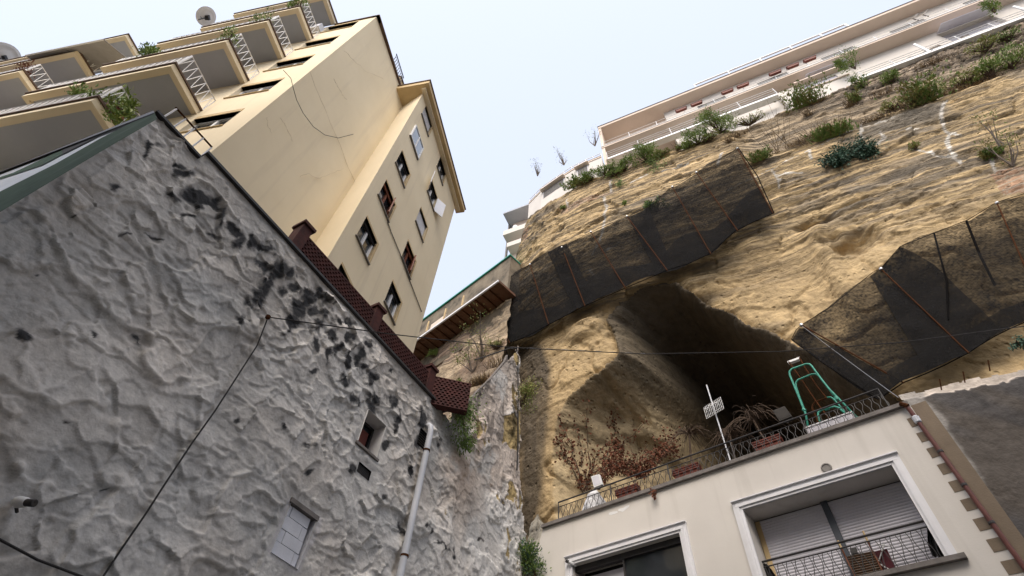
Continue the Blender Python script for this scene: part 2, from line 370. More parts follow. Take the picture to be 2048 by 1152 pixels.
def lines(a, b, step, extra):
    g = np.arange(a, b, step); g = g[np.all(np.abs(g[:, None] - np.array(extra)[None]) > step * .55, 1)]
    return np.sort(np.concatenate([g, extra]))
gs = lines(-.42, 17.6, .028, [-.42] + [h[0] for h in holes] + [h[1] for h in holes])
gz = lines(-1.6, 17.2, .028, [10.36, 10.13] + [h[2] for h in holes] + [h[3] for h in holes])
S, Z = np.meshgrid(gs, gz)
# relief: scooped plates with proud lips, big to the lower left, small towards the coping
wx = fbm(S * .9, Z * .9, 3, 5) * .30; wz = fbm(S * .9 + 40, Z * .9, 3, 9) * .30
band = sstep(2.2, 7.5, 10.6 - Z + fbm(S * .3, Z * .3, 2, 3) * 2.0 - .25 * (S - 4))   # 0 near the coping, 1 far below it
def plates(sc_, seed, squash, jag):
    f1, f2, idx, dx, dy = voro((S + wx + jag) / sc_, (Z + wz + jag * .7) / (sc_ * squash), seed)
    a = idx * 6.283 * 7; e = f2 - f1
    tilt = dx * np.cos(a) * .95 + dy * (-.40 + .75 * np.sin(a))
    lip = np.exp(-(e / .055) ** 2) * (np.modf(idx * 13.7)[0] > .4)
    return sc_ * (.12 * tilt * (.15 + np.modf(idx * 5.3)[0]) + .10 * (idx - .5) + .045 * lip + .05 * f1 ** 2)
jag = .05 * fbm(S * 3.1, Z * 3.1, 4, 71)
hb = plates(.66, 3, .74, jag); hs_ = plates(.40, 21, .8, jag); h3 = plates(.22, 35, .9, jag)
H = .78 * hb * (.25 + .75 * band) + hs_ * (1.25 - .95 * band) + .5 * h3 * sstep(.4, .7, vn(S * .9, Z * .9, 79)) * (1.2 - .5 * band)
f1, f2, idx, dx, dy = voro((S + wx * .6) / .46, (Z + wz * .6) / .40, 63)                # thumb-like gouges
rr = np.hypot(dx, dy * 1.4); gouge = (idx > .62) * np.exp(-(rr / .24) ** 2) * np.tanh((dx * np.cos(idx * 40) + dy * np.sin(idx * 40)) * 12)
H = H + .035 * gouge + .05 * fbm(S * .45, Z * .45, 3, 31) + .014 * fbm(S * 2.4, Z * 2.4, 4, 41) + .010 * np.abs(fbm(S * 7, Z * 7, 4, 51))
for sd_, fq, am in ((301, .75, .030), (311, 1.25, .026), (321, 2.0, .017)):            # overlapping trowel passes: curved steps with a crisp lip
    nn = fbm(S * fq + .25 * wx, Z * fq * 1.15 + .25 * wz, 3, sd_, .42); pm = sstep(.38, .58, vn(S * fq * .8, Z * fq * .8, sd_ + 5))
    H = H + am * pm * (np.tanh(nn * 26 / fq ** .5) + .9 * np.exp(-((nn - .03) * 30) ** 2))
brush = fbm(S * 9 + Z * 4, Z * 1.6 - S * .7, 3, 61); H = H + .005 * brush
right = sstep(9.6, 11.2, S + .25 * fbm(S, Z, 2, 8)); low_r = sstep(10.5, 8.0, Z)     # flatter, flaking stretch by the cliff
flake = fbm(S * 1.3, Z * 1.0, 5, 91)
H = H * (1 - right * .55) + right * (.05 * sstep(.0, .06, flake) + .05 * sstep(.22, .26, flake) + .05 * fbm(S * 2.2, Z * .8, 4, 95))
flat = np.ones_like(H)
for h in holes:
    dd = np.maximum(np.maximum(h[0] - S, S - h[1]), np.maximum(h[2] - Z, Z - h[3])); flat = np.minimum(flat, sstep(.0, .22, dd))
flat = np.minimum(flat, sstep(0, .3, 10.36 - Z) + (S > 9.86))
flat = np.minimum(flat, 1)
H = H * (.15 + .85 * flat)
# paint: grey mixed with warm patches, mould blotches, flaking patches of tan and yellow
n1 = fbm(S * .35, Z * .35, 4, 101)[..., None]; n2 = fbm(S * 1.6, Z * 1.6, 5, 111)[..., None]
C = np.array([.55, .525, .49]) * (1 + .22 * n1 + .14 * n2) + np.array([.03, .008, -.012]) * (fbm(S * .8, Z * .8, 3, 121)[..., None])
C = C * (1 + 1.1 * (H[..., None] * flat[..., None] - .03).clip(-.06, .06) * 2)          # darker in the hollows, paler on the raised plaster
ST_ = [(365,352,30,14,-25),(395,395,34,13,20),(430,405,22,16,0),(440,430,16,22,0),(350,395,26,10,20),(375,440,24,8,-15),(420,470,14,10,0),(465,460,18,9,30),(475,485,14,18,0),(507,483,10,18,0),(528,502,20,10,25),(543,498,10,22,-10),(563,540,36,17,20),(523,533,25,12,0),(530,572,52,13,-58),(513,585,34,20,-60),(480,640,22,7,-60),(570,580,22,14,10),(595,577,18,12,30),(640,590,8,20,-15),(620,597,14,15,-40),(657,602,6,9,0),(603,617,22,25,-40),(640,623,22,14,10),(587,647,28,11,-50),(633,653,14,14,0),(657,668,13,20,0),(677,648,12,10,0),(697,648,9,11,0),(700,680,12,12,20),
 (670,699,15,14,0),(695,684,13,10,0),(654,713,8,14,-15),(693,721,9,16,-10),(717,712,14,28,-15),(736,685,11,9,20),(731,736,10,7,0),(742,757,12,17,-20),(690,760,10,19,-15),(709,802,10,11,0),(748,809,17,24,5),(783,802,14,16,0),(771,718,5,6,0),(632,689,7,12,0),(624,743,12,8,10),(785,741,8,5,0),(47,659,28,10,28),(273,667,10,14,-20),(610,895,13,8,15),(618,943,12,6,0),(562,851,6,10,0),(467,838,9,8,0),(793,845,7,28,10),(770,891,10,9,0),(765,998,10,10,0),(817,945,6,20,12),(803,1066,6,14,0),(850,1056,7,6,0),(880,1090,22,6,20),(984,967,5,6,0),(999,1000,6,7,0),(871,1087,10,5,10),(905,1105,6,8,0),(960,1080,9,5,20),(700,945,10,12,0),(840,880,8,30,8),(838,835,18,16,0),(870,800,14,10,0),(945,875,16,10,-20),(880,880,8,14,0),(250,480,9,4,0),(160,430,10,6,0),(310,470,14,5,15),(355,330,16,8,0),(300,300,20,8,-30),(228,370,12,10,0),(90,540,8,5,0),(190,665,10,5,0),(130,840,7,5,0),(220,1000,8,3,0)]
wsx = fbm(S * 3.1, Z * 3.1, 4, 131) * .34; wsz = fbm(S * 3.1 + 9, Z * 3.1, 4, 141) * .34
stain = np.zeros_like(S)
for (px, py, rx, ry, an) in ST_:
    s0, z0 = GW.pix(px, py); ca, sa = math.cos(R(an)), math.sin(R(an))
    q1 = GW.pix(px + rx * ca, py + rx * sa); q2 = GW.pix(px - ry * sa, py + ry * ca)
    A = np.array([[q1[0] - s0, q2[0] - s0], [q1[1] - z0, q2[1] - z0]]); Ai = np.linalg.inv(A)
    X = S - s0 + wsx * .6; Y = Z - z0 + wsz * .6
    r = np.hypot(Ai[0, 0] * X + Ai[0, 1] * Y, Ai[1, 0] * X + Ai[1, 1] * Y)
    stain = np.maximum(stain, sstep(1.30, .6, r + .45 * np.abs(brush) + .35 * fbm(S * 6, Z * 6, 3, 151)))
smear = sstep(.15, .6, fbm(S * 1.1 - Z * .5, Z * 1.5 + S * .6, 5, 161)) * sstep(4.5, 0.6, np.abs(10.2 - Z)) * .5
stain = np.maximum(stain * .97, smear * .45)
C = C * (1 - stain[..., None]) + np.array([.024, .025, .028]) * stain[..., None]
pinks = right * sstep(.05, .3, fbm(S * 1.2, Z * .7, 4, 171) + .25 * sstep(9., 13., Z) + .1)
cxs, cxz = GW.pix(925, 930); tanm = np.exp(-(((S - cxs) / 1.1) ** 2 + ((Z - cxz) / 1.7) ** 2)) * sstep(-.1, .35, fbm(S * 1.4, Z * .8, 4, 175) + .2)
m_ = np.clip(.55 * pinks * sstep(8.7, 10.4, Z) + .9 * tanm, 0, 1)[..., None]
C = C * (1 - m_) + np.array([.44, .345, .27]) * m_ * (1 + .4 * n2)
ex = [GW.pix(*p) for p in c_(860, 800, 3.273, [(485, 110), (540, 90), (575, 150), (580, 330), (530, 330), (500, 270), (470, 300), (480, 200)])]
em = np.maximum(inside(S + wsx * .3, Z + wsz * .3, ex), right * (flake > .40) * (Z > 7.5))[..., None]
C = C * (1 - em) + np.array([.40, .30, .14]) * em * (1 + .5 * n2)
H = H - .04 * em[..., 0]
C = C * (1 - .55 * (right * sstep(.18, .4, fbm(S * 2.5, Z * .6, 4, 181)) * sstep(8, 11, Z))[..., None])
white = [GW.pix(*p) for p in c_(450, 768, 3, [(270, 1005), (385, 700), (570, 810), (545, 900), (430, 1115), (400, 1105)])]
wm = sstep(.10, .0, seg_dist(S, Z, white, True) + .05 * fbm(S * 8, Z * 8, 3, 191))[..., None] * .6
C = C * (1 - wm) + np.array([.52, .50, .52]) * wm
cS = (S[:-1, :-1] + S[1:, 1:]) / 2; cZ = (Z[:-1, :-1] + Z[1:, 1:]) / 2
mask = inside(cS, cZ, outline)
for h in holes: mask &= ~((cS > h[0]) & (cS < h[1]) & (cZ > h[2]) & (cZ < h[3]))
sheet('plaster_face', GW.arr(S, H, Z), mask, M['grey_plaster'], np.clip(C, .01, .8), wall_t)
core = MB()
core.prism([GW.P(a, -.46, z - (.4 if 10.0 < a < 13.9 and z > 10 else 0)) for a, z in outline], GW.nd * .12)
core.build('wall_core', M['stone_trim'], wall_t)
rv = MB()
for h, dp in ((vent, .12), (vent2, .12)): wall_holes(rv, GW, h[0], h[1], h[2], h[3], [h], 0.02, dp)
rv.build('opening_edge', M['dark'], wall_t)
# small deep window
wo = MB().fbox(GW, win[0] - .03, win[1] + .03, -.44, -.41, win[2] - .03, win[3] + .03).build('window', M['glass'], wall_t)
b = MB(); wall_holes(b, GW, win[0], win[1], win[2], win[3], [win], .04, .40)
b.build('reveal', M['white_paint'], wo)
fr_ = MB(); x0, x1, z0, z1 = win
for q in ((x0, x0 + .06, z0, z1), (x1 - .06, x1, z0, z1), (x0 + .06, x1 - .06, z0, z0 + .06), (x0 + .06, x1 - .06, z1 - .06, z1)): fr_.fbox(GW, q[0], q[1], -.40, -.34, q[2], q[3])
fr_.build('frame', M['iron'], wo)
MB().fbox(GW, x0 + .07, x1 - .1, -.41, -.385, z0 + .07, z1 - .18).build('curtain', M['terracotta'], wo)
MB().fbox(GW, x0 - .05, x1 + .06, -.3, .07, z0 - .06, z0).build('sill', M['stone_trim'], wo)
# vents
for nm, h in (('vent_grille', vent), ('vent_grille', vent2)):
    v = MB().fbox(GW, h[0], h[1], -.12, -.1, h[2], h[3])
    n = 7; 
    for i in range(n):
        z = h[2] + (h[3] - h[2]) * (i + .5) / n; v.fbox(GW, h[0], h[1], -.08, -.03, z - .012, z + .012)
    v.build(nm, M['iron'], wall_t)
# bricked-up window
bl = MB()
zz = [4.38, 4.63, 4.86, 5.11, 5.31]; cuts = [[6.07, 6.60, 6.72], [6.07, 6.24, 6.70], [6.07, 6.56, 6.70], [6.07, 6.18, 6.68]]
for r_ in range(4):
    cs = cuts[r_]
    for k in range(len(cs) - 1): bl.fbox(GW, cs[k] + .006, cs[k + 1] - .006, -.14, -.03 - .008 * ((r_ + k) % 2), zz[r_] + .006, zz[r_ + 1] - .006)
bo = bl.build('bricked_window', M['blockwork'], wall_t); bo['label'] = 'pale blocks filling a former window'
MB().fbox(GW, 6.03, 6.80, -.1, .05, 5.32, 5.41).build('lintel', M['stone_trim'], bo)
mb = MB().fbox(GW, 6.05, 6.80, -.16, -.135, 4.36, 5.36); mb.build('mortar', M['stone_trim'], bo)
mb = MB(); wall_holes(mb, GW, bw[0], bw[1], bw[2], bw[3], [bw], .03, .2); mb.build('white_reveal', M['blockwork'], bo)
# coping strips
cp = MB(); cp.fbox(GW, .66, 9.95, -.6, .10, 10.36, 10.43); cp.fbox(GW, -.45, .66, -.6, .06, 10.13, 10.19); cp.build('coping', M['iron'], wall_t)
# drain pipe
ov = .2
pp = [GW.at(855, 853, .02), GW.at(858, 851, .12), GW.at(861, 853, ov), GW.at(861, 864, ov), GW.at(830, 1010, ov), GW.at(800, 1152, ov), GW.at(770, 1300, ov)]
dp_ = MB().tube(pp, .082, 12).build('drain_pipe', M['pvc'], wall_t, smooth=True)
for q in ((853, 901), (809, 1112)):
    a, z = GW.pix(*q, ov); MB().lathe(GW.P(a, ov, z - .025), (0, 0, 1), [(.083, 0), (.096, 0), (.096, .05), (.083, .05)], 12).build('bracket', M['rust'], dp_)
# short terrace railing at the left end of the wall
rl = MB()
for k in range(5):
    a = -.30 + k * .24; rl.tube([GW.P(a, -.1, 10.15), GW.P(a, -.1, 10.82)], .02, 5)
rlo = rl.build('railing', M['white_paint'], wall_t); 
MB().tube([GW.P(-.34, -.1, 10.83), GW.P(.66, -.1, 10.83)], .022, 6).build('rail', M['rust'], rlo)

# end face of the same building: green tiled corner, pale boarding and a dark slot
cor = GW.P(-.42, 0, 0) - EYE; EA = -66.0
nd_ = Vector((math.cos(R(EA)), -math.sin(R(EA)), 0)); EF = Frame(EA, cor.dot(nd_), -1)
ez = EF.pix(307, 222)[1]
end = thing('end_building', EF.P(EF.pix(200, 277)[0], 0, -1.6), 'pale boarded end wall with green tiled corner and dark slot at the left edge', 'building')
def epoly(mb, pts, o, th=.03):
    P_ = [EF.P(*(lambda q: (q[0], o, min(q[1], ez)))(EF.pix(x, y, o))) for x, y in pts]
    mb.prism(P_, GW.nd * th)
wz_ = MB(); epoly(wz_, [(313, 234), (307, 222), (0, 340), (-160, 402), (-160, 480), (0, 418), (100, 360)], 0, .25); wz_.build('boarding', M['pale_sheet'], end)
gt = MB(); epoly(gt, [(314, 238), (309, 224), (300, 227), (200, 277), (110, 328), (0, 383), (-150, 460), (-150, 510), (0, 424), (100, 364), (200, 304)], .03, .03); gt.build('tile_corner', M['green_sheet'], end)
sl = MB(); epoly(sl, [(-100, 390), (0, 354), (27, 345), (124, 299), (196, 273), (126, 308), (85, 330), (0, 358), (-100, 400)], .015, .015); sl.build('slot', M['green_sheet'], end)
sl = MB(); epoly(sl, [(123, 299), (196, 273), (126, 308)], .02, .005); epoly(sl, [(-100, 372), (0, 341), (140, 284), (140, 280), (0, 336), (-100, 366)], .02, .005); sl.build('gap', M['dark'], end)
tp = MB(); epoly(tp, [(309, 225), (307, 221), (0, 339), (-160, 400), (-160, 404), (0, 343)], .05, .3); tp.build('roof_edge', M['iron'], end)

# ================================================================ BRICK LATTICE PARAPET
bp = thing('brick_parapet', GW.P(6.5, -.2, 10.43), 'dark red openwork brick parapet with three piers on the grey wall top', 'parapet')
pier_a = [3.40, 6.42, 9.10]
for a in pier_a:
    p = MB().fbox(GW, a - .15, a + .15, -.38, -.02, 10.40, 11.42).build('pier', M['brick'], bp)
    MB().fbox(GW, a - .20, a + .20, -.43, .03, 11.42, 11.52).build('cap', M['brick'], p)
def lattice(P, L, zb, zt, dw=.14, dh=.085):
    """rows of small arched tiles with holes through: P(a, o, z)"""
    mb = MB(); nz_ = int((zt - zb) / dh); na = int(L / dw)
    for j in range(nz_ + 1):
        z = zb + j * dh
        mb.hexa([P(0, -.30, z), P(L, -.30, z), P(L, -.06, z), P(0, -.06, z), P(0, -.30, z + .03), P(L, -.30, z + .03), P(L, -.06, z + .03), P(0, -.06, z + .03)])
        if j == nz_: break
        for i in range(na + 1):
            a = i * dw + (.5 * dw if j % 2 else 0)
            if a > L - .04: continue
            mb.hexa([P(a, -.295, z + .03), P(a + .045, -.295, z + .03), P(a + .045, -.065, z + .03), P(a, -.065, z + .03), P(a - .02, -.295, z + dh), P(a + .065, -.295, z + dh), P(a + .065, -.065, z + dh), P(a - .02, -.065, z + dh)])
    mb.hexa([P(0, -.34, zt), P(L, -.34, zt), P(L, -.12, zt), P(0, -.12, zt), P(0, -.34, zt + .05), P(L, -.34, zt + .05), P(L, -.12, zt + .05), P(0, -.12, zt + .05)])
    return mb
for k in range(2):
    a0, a1 = pier_a[k] + .15, pier_a[k + 1] - .15
    lattice(lambda a, o, z, a0=a0: GW.P(a0 + a, o, z), a1 - a0, 10.42, 11.26).build('lattice_panel', M['brick'], bp)
p0 = GW.P(9.25, -.2, 0); dr = Vector((math.sin(R(80)), math.cos(R(80)), 0)); pr = Vector((-dr.y, dr.x, 0))
lattice(lambda a, o, z: p0 + dr * a + pr * (-(o + .2)) + Vector((0, 0, z)), 1.25, 10.2, 11.26).build('lattice_panel', M['brick'], bp)
# ================================================================ YELLOW APARTMENT BLOCK
Zt = 28.4
yb = thing('apartment_block', YS.P(6, -4, -1.6), 'cream yellow apartment block with a tall blank side wall and stacked balconies', 'apartment block')
A_ = lambda z: YF.P(34, 0, z); B_ = lambda z: YF.P(9.10, 0, z); C_ = lambda z: YS.P(8.1, 0, z); D_ = lambda z: YW.P(7.6, 0, z); E_ = lambda z: YW.P(14.25, 0, z)
ne = Vector((-.84, .54, 0))
F_ = lambda z: E_(z) + YW.nd * 9; G_ = lambda z: A_(z) - YF.nd * -9
zb = -1.6
mb = MB(); mb.poly([B_(zb), C_(zb), C_(Zt), B_(Zt)]); mb.build('side_wall', M['yellow'], yb)
mb = MB(); mb.poly([C_(zb), D_(zb), D_(28.1), C_(28.1)]); mb.build('return_wall', M['yellow2'], yb)
fwin = [(9.95, 11.55, z + 1.25, z + 2.45) for z in (10.0, 13.15, 16.3, 19.4, 22.6, 25.7)]
fdoor = [(a, a + 2.0, z + .05, z + 2.3) for z in (10.0, 13.15, 16.3, 19.4, 22.6, 25.7) for a in (13.2, 24.5, 27.6)]
mb = MB(); wall_holes(mb, YF, 9.10, 34, zb, Zt, fwin + fdoor, 0, .25); mb.build('facade_wall', M['yellow'], yb)
wwin = []
for a0, a1 in ((8.21, 9.34), (11.05, 12.14)):
    for z in (12.0, 14.88, 17.74, 20.6, 23.5, 26.33): wwin.append((a0, a1, z, z + 1.25))
mb = MB(); wall_holes(mb, YW, 7.6, 14.25, zb, 27.9, wwin, 0, .22); mb.build('wing_wall', M['yellow'], yb)
mb = MB(); mb.poly([E_(zb), F_(zb), F_(27.9), E_(27.9)]); mb.poly([F_(zb), G_(zb), G_(27.9), F_(27.9)]); mb.poly([G_(zb), A_(zb), A_(27.9), G_(27.9)]); mb.build('rear_wall', M['yellow'], yb)
mb = MB(); mb.poly([A_(Zt - .02), B_(Zt - .02), C_(Zt - .02), D_(27.88), E_(27.88), F_(27.88), G_(27.88)]); ro = mb.build('roof', M['stone_trim'], yb)
# roof edges: thin brown cap on the blank wall, projecting cornice on the wing
mb = MB(); mb.fbox(YS, 3.80, 7.3, -.3, .07, Zt, Zt + .09); mb.fbox(YF, 8.95, 11.3, -.3, .07, Zt, Zt + .09); mb.build('roof_cap', M['brown_edge'], ro)
mb = MB(); mb.fbox(YW, 7.15, 14.75, -.1, .42, 27.75, 28.10); mb.fbox(YS, 7.30, 7.42, -.3, .30, 27.9, 28.6); mb.fbox(YW, 7.15, 8.3, -1.32, -.1, 27.75, 28.10)
co = mb.build('cornice', M['ochre'], yb)
mb = MB(); mb.fbox(YW, 7.10, 14.80, -.15, .47, 28.10, 28.17); mb.fbox(YW, 7.10, 8.3, -1.32, -.15, 28.10, 28.17); mb.build('brown_cap', M['brown_edge'], co)
mb = MB(); mb.fbox(YW, 7.35, 14.55, 0, .22, 27.60, 27.75); mb.build('moulding', M['yellow2'], co)
# roof railing and chimney
mb = MB()
for k in range(9): 
    a = 5.9 + k * .14; mb.tube([YS.P(a, .02, Zt + .05), YS.P(a + .1, .02, Zt + 1.0)], .014, 4); mb.tube([YS.P(a + .1, .02, Zt + .05), YS.P(a, .02, Zt + 1.0)], .014, 4)
mb.tube([YS.P(5.85, .02, Zt + 1.0), YS.P(7.1, .02, Zt + 1.0)], .025, 5); mb.build('roof_railing', M['iron'], yb)
mb = MB().fbox(YS, 7.05, 7.7, -.8, -.15, Zt, Zt + 1.1); ch = mb.build('chimney', M['ochre'], yb); MB().fbox(YS, 7.0, 7.75, -.85, -.1, Zt + 1.1, Zt + 1.2).build('chimney_cap', M['brown_edge'], ch)
# windows of the wing
def wing_window(h, style):
    a0, a1, z0, z1 = h; i = -.16
    fm = {'brown': M['brown_wood']}.get(style, M['white_paint'])
    pane = M['glass'] if style in ('white', 'brown', 'open') else (M['sky_glass'] if style == 'sky' else M['white_paint'])
    w_ = MB().fbox(YW, a0, a1, i - .05, i - .03, z0, z1).build('window', pane, yb)
    f = MB(); t = .07
    for q in ((a0, a0 + t, z0, z1), (a1 - t, a1, z0, z1), (a0 + t, a1 - t, z0, z0 + t), (a0 + t, a1 - t, z1 - t, z1), ((a0 + a1) / 2 - .05, (a0 + a1) / 2 + .05, z0 + t, z1 - t)): f.fbox(YW, q[0], q[1], i - .03, i + .04, q[2], q[3])
    if style == 'brown':
        f.hexa([YW.P(a1 - t, i, z0 + t), YW.P(a1 - t, i + .04, z0 + t), YW.P(a1 - .35, i + .34, z0 + t), YW.P(a1 - .38, i + .30, z0 + t), YW.P(a1 - t, i, z1 - t), YW.P(a1 - t, i + .04, z1 - t), YW.P(a1 - .35, i + .34, z1 - t), YW.P(a1 - .38, i + .30, z1 - t)])
    f.build('frame', fm, w_)
    if style in ('brown', 'white', 'open'): MB().fbox(YW, a0, a1, -.13, -.09, z1 - .17, z1).build('shutter_box', M['dark'] if style != 'brown' else M['brown_wood'], w_)
    if style == 'open':
        for (p, q) in ((a0, a0 - .45), (a1, a1 + .45)):
            MB().hexa([YW.P(p, .0, z0), YW.P(p, .04, z0), YW.P(q, .34, z0), YW.P(q, .30, z0), YW.P(p, .0, z1), YW.P(p, .04, z1), YW.P(q, .34, z1), YW.P(q, .30, z1)]).build('shutter', M['white_trim'], w_)
    if style == 'closed':
        s_ = MB()
        for k in range(14): z = z0 + (z1 - z0) * k / 14; s_.fbox(YW, a0 + .02, a1 - .02, -.12, -.09, z, z + .07)
        s_.build('shutter', M['white_trim'], w_)
    if style == 'sky':
        MB().fbox(YW, a0 - .02, a1 + .02, .02, .06, z0 + .02, z1 - .02).build('outer_sash', M['sky_glass'], w_)
        f2 = MB()
        for q in ((a0 - .04, a0 + .03, z0, z1), (a1 - .03, a1 + .04, z0, z1), (a0, a1, z0 - .02, z0 + .04), (a0, a1, z1 - .04, z1 + .02), ((a0 + a1) / 2 - .03, (a0 + a1) / 2 + .03, z0, z1)): f2.fbox(YW, q[0], q[1], .0, .09, q[2], q[3])
        f2.build('outer_frame', M['white_paint'], w_)
    MB().fbox(YW, a0 - .06, a1 + .06, -.2, .07, z0 - .05, z0).build('sill', M['lamp_grey'], w_)
    tr = MB(); tr.fbox(YW, a0, a1, -.2, .012, z1, z1 + .10); tr.fbox(YW, a1, a1 + .10, -.2, .012, z0, z1 + .1); tr.build('surround', M['ochre'], w_)
for h, s_ in zip(wwin, ['white', 'white', 'brown', 'white', 'sky', 'closed', 'white', 'white', 'brown', 'closed', 'open', 'white']): wing_window(h, s_)
# facade windows and doors
for k, h in enumerate(fwin):
    a0, a1, z0, z1 = h
    w_ = MB().fbox(YF, a0, a1, -.24, -.2, z0, z1).build('window', M['glass'] if k % 2 else M['shutter'], yb)
    f = MB()
    for q in ((a0, a0 + .08, z0, z1), (a1 - .08, a1, z0, z1), (a0, a1, z0, z0 + .08), (a0, a1, z1 - .08, z1), ((a0 + a1) / 2 - .05, (a0 + a1) / 2 + .05, z0, z1)): f.fbox(YF, q[0], q[1], -.2, -.13, q[2], q[3])
    if False:
        for p in (a1 - .1, a1 - .75): f.hexa([YF.P(p, -.12, z0), YF.P(p - .08, -.12, z0), YF.P(p - .42, .38, z0), YF.P(p - .34, .38, z0), YF.P(p, -.12, z1 - .3), YF.P(p - .08, -.12, z1 - .3), YF.P(p - .42, .38, z1 - .3), YF.P(p - .34, .38, z1 - .3)])
    f.build('frame', M['white_paint'], w_)
    MB().fbox(YF, a0 - .03, a1 + .03, -.2, .045, z0 - .035, z0).build('sill', M['ochre'], w_)
    MB().fbox(YF, a0, a1, -.2, .015, z1, z1 + .22).build('lintel', M['ochre'], w_)
for h in fdoor:
    w_ = MB().fbox(YF, h[0], h[1], -.24, -.2, h[2], h[3]).build('balcony_door', M['shutter'], yb)
# balconies
def zig(mb, P, L, h, n):
    """white railing: top and bottom rail with a zigzag of flat bars"""
    mb.tube([P(0, .06), P(L, .06)], .016, 4); mb.tube([P(0, h), P(L, h)], .024, 4)
    for k in range(n):
        a = L * k / n; b_ = L * (k + 1) / n
        mb.tube([P(a, .06), P((a + b_) / 2, h)], .013, 4); mb.tube([P((a + b_) / 2, h), P(b_, .06)], .013, 4)
    for a in (0, L): mb.tube([P(a, 0), P(a, h)], .022, 4)
def balcony(sr, sl, z, o, rail=True):
    b_ = MB().fbox(YF, sr + .03, sl - .03, 0, o - .03, z, z + .20).build('balcony', M['soffit'], yb)
    t = MB(); g_ = .15
    t.fbox(YF, sr, sr + g_, 0, o, z - .07, z + .16); t.fbox(YF, sl - g_, sl, 0, o, z - .07, z + .16); t.fbox(YF, sr + g_, sl - g_, o - g_, o, z - .07, z + .16)
    t.fbox(YF, sr + g_, sr + g_ + .06, 0, o - g_, z - .035, z + .1); t.fbox(YF, sl - g_ - .06, sl - g_, 0, o - g_, z - .035, z + .1); t.fbox(YF, sr + g_ + .06, sl - g_ - .06, o - g_ - .06, o - g_, z - .035, z + .1)
    t.build('border', M['yellow2'], b_)
    c = MB(); c.fbox(YF, sr - .05, sl + .05, 0, o + .05, z + .16, z + .235); c.build('slab_edge', M['brown_edge'], b_)
    if rail:
        r_ = MB(); zz_ = z + .235
        zig(r_, lambda a, h: YF.P(sr + .03 + a, o - .03, zz_ + h), sl - sr - .06, .95, int((sl - sr) / .24))
        zig(r_, lambda a, h: YF.P(sr + .03, a, zz_ + h), o - .05, .95, 6)
        zig(r_, lambda a, h: YF.P(sl - .03, a, zz_ + h), o - .05, .95, 6)
        r_.build('railing', M['white_paint'], b_)
    return b_
spec = [(12.1, 17.6, 13.15, 1.53), (11.84, 17.2, 16.3, 1.48), (11.69, 16.75, 19.4, 1.43), (11.6, 16.6, 22.6, 1.41), (11.53, 16.4, 25.7, 1.34)]
for s_ in spec: balcony(*s_)
balcony(11.35, 16.3, 28.7, 1.33, False)
for s_ in [(23.2, 31.0, 19.4, 1.5), (23.2, 31.0, 22.6, 1.5), (22.95, 31.0, 25.7, 1.5)]: balcony(*s_)
balcony(22.4, 30.5, 28.7, 1.45, False)
# cable drooping across the blank wall
pts = [YS.at(x, y, .03) for x, y in c_(400, 0, 3, [(500, 420), (545, 470), (560, 530), (580, 600), (620, 680), (680, 760), (750, 810), (830, 828), (920, 805), (1010, 770), (1100, 725), (1200, 640)])]
tag(MB().tube(pts[:9], .011, 5).build('wall_cable', M['cable']), 'thin black cable looping across the blank yellow side wall', 'cable')
mb = MB(); mb.tube([YW.at(x, y, .03) for x, y in c_(500, 300, 3, [(825, 430), (850, 500), (900, 620), (955, 775), (1030, 970)])], .02, 5)
tag(mb.build('wall_pipe', M['lamp_grey']), 'thin pipe running down between the wing windows of the yellow block', 'pipe')
# cracks and patched lines in the plaster of the blank wall
mb = MB()
for pl in ([(660, 430), (700, 540), (760, 680), (830, 840), (880, 980), (930, 1090)], [(600, 1060), (650, 1040), (710, 1070), (790, 1040), (860, 1010)], [(400, 700), (410, 760), (430, 800)], [(480, 700), (520, 770), (555, 850)], [(860, 300), (930, 370), (1000, 430), (1100, 470)], [(800, 470), (850, 560), (880, 600)]):
    q = [YS.at(x, y, .003) for x, y in resample([(x_ + rng.uniform(-.6, .6), y_) for x_, y_ in c_(400, 0, 3, pl)], 16)]; q = [p + Vector((0, rng.uniform(-.03, .03), rng.uniform(-.03, .03))) for p in q]; mb.tube(q, [.009 * rng.uniform(.3, 1) for _ in q], 4)
mb.build('plaster_crack', PM('crack filler', (.56, .455, .32), (.5, .4, .28), 3), yb)
# dishes
def dish(loc, aim, r, label):
    t = thing('satellite_dish', loc, label, 'satellite dish', 'satellite dishes on the yellow block')
    c = Vector(loc); aim = Vector(aim).normalized(); loc = c - Vector((0, 0, r + .25)); t.location = loc
    MB().lathe(c, -aim, [(r * k / 6, -.16 * r * (k / 6) ** 2 + .1) for k in range(1, 7)] + [(r * 1.02, -.16 * r + .1), (r * 1.02, -.15 * r + .08), (r * .5, .10), (.01, .13)], 24).build('reflector', M['dish'], t, smooth=True)
    MB().tube([loc, c - aim * .12], .03, 6).build('mast', M['iron'], t)
    a = MB(); e = c + aim * .75 + Vector((0, 0, -.25)); a.tube([c - aim * .1 + Vector((0, 0, -r * .9)), e], .018, 5); a.lathe(e, -aim, [(.0, 0), (.05, .01), (.05, .12), (0, .13)], 10); a.build('feed_arm', M['iron'], t)
    k = MB(); q = c - aim * .14; k.box(q.x - .12, q.x + .12, q.y - .12, q.y + .12, q.z - .09, q.z + .09); k.build('bracket', M['iron'], t)
dish(YF.at(412, 33, 1.2), (-.75, -.2, .6), .55, 'round satellite dish on the left end of an upper near balcony')
dish(YF.at(7, 113, 1.3), (-.75, -.2, .6), .88, 'satellite dish at the left edge of the picture on the far balcony stack')
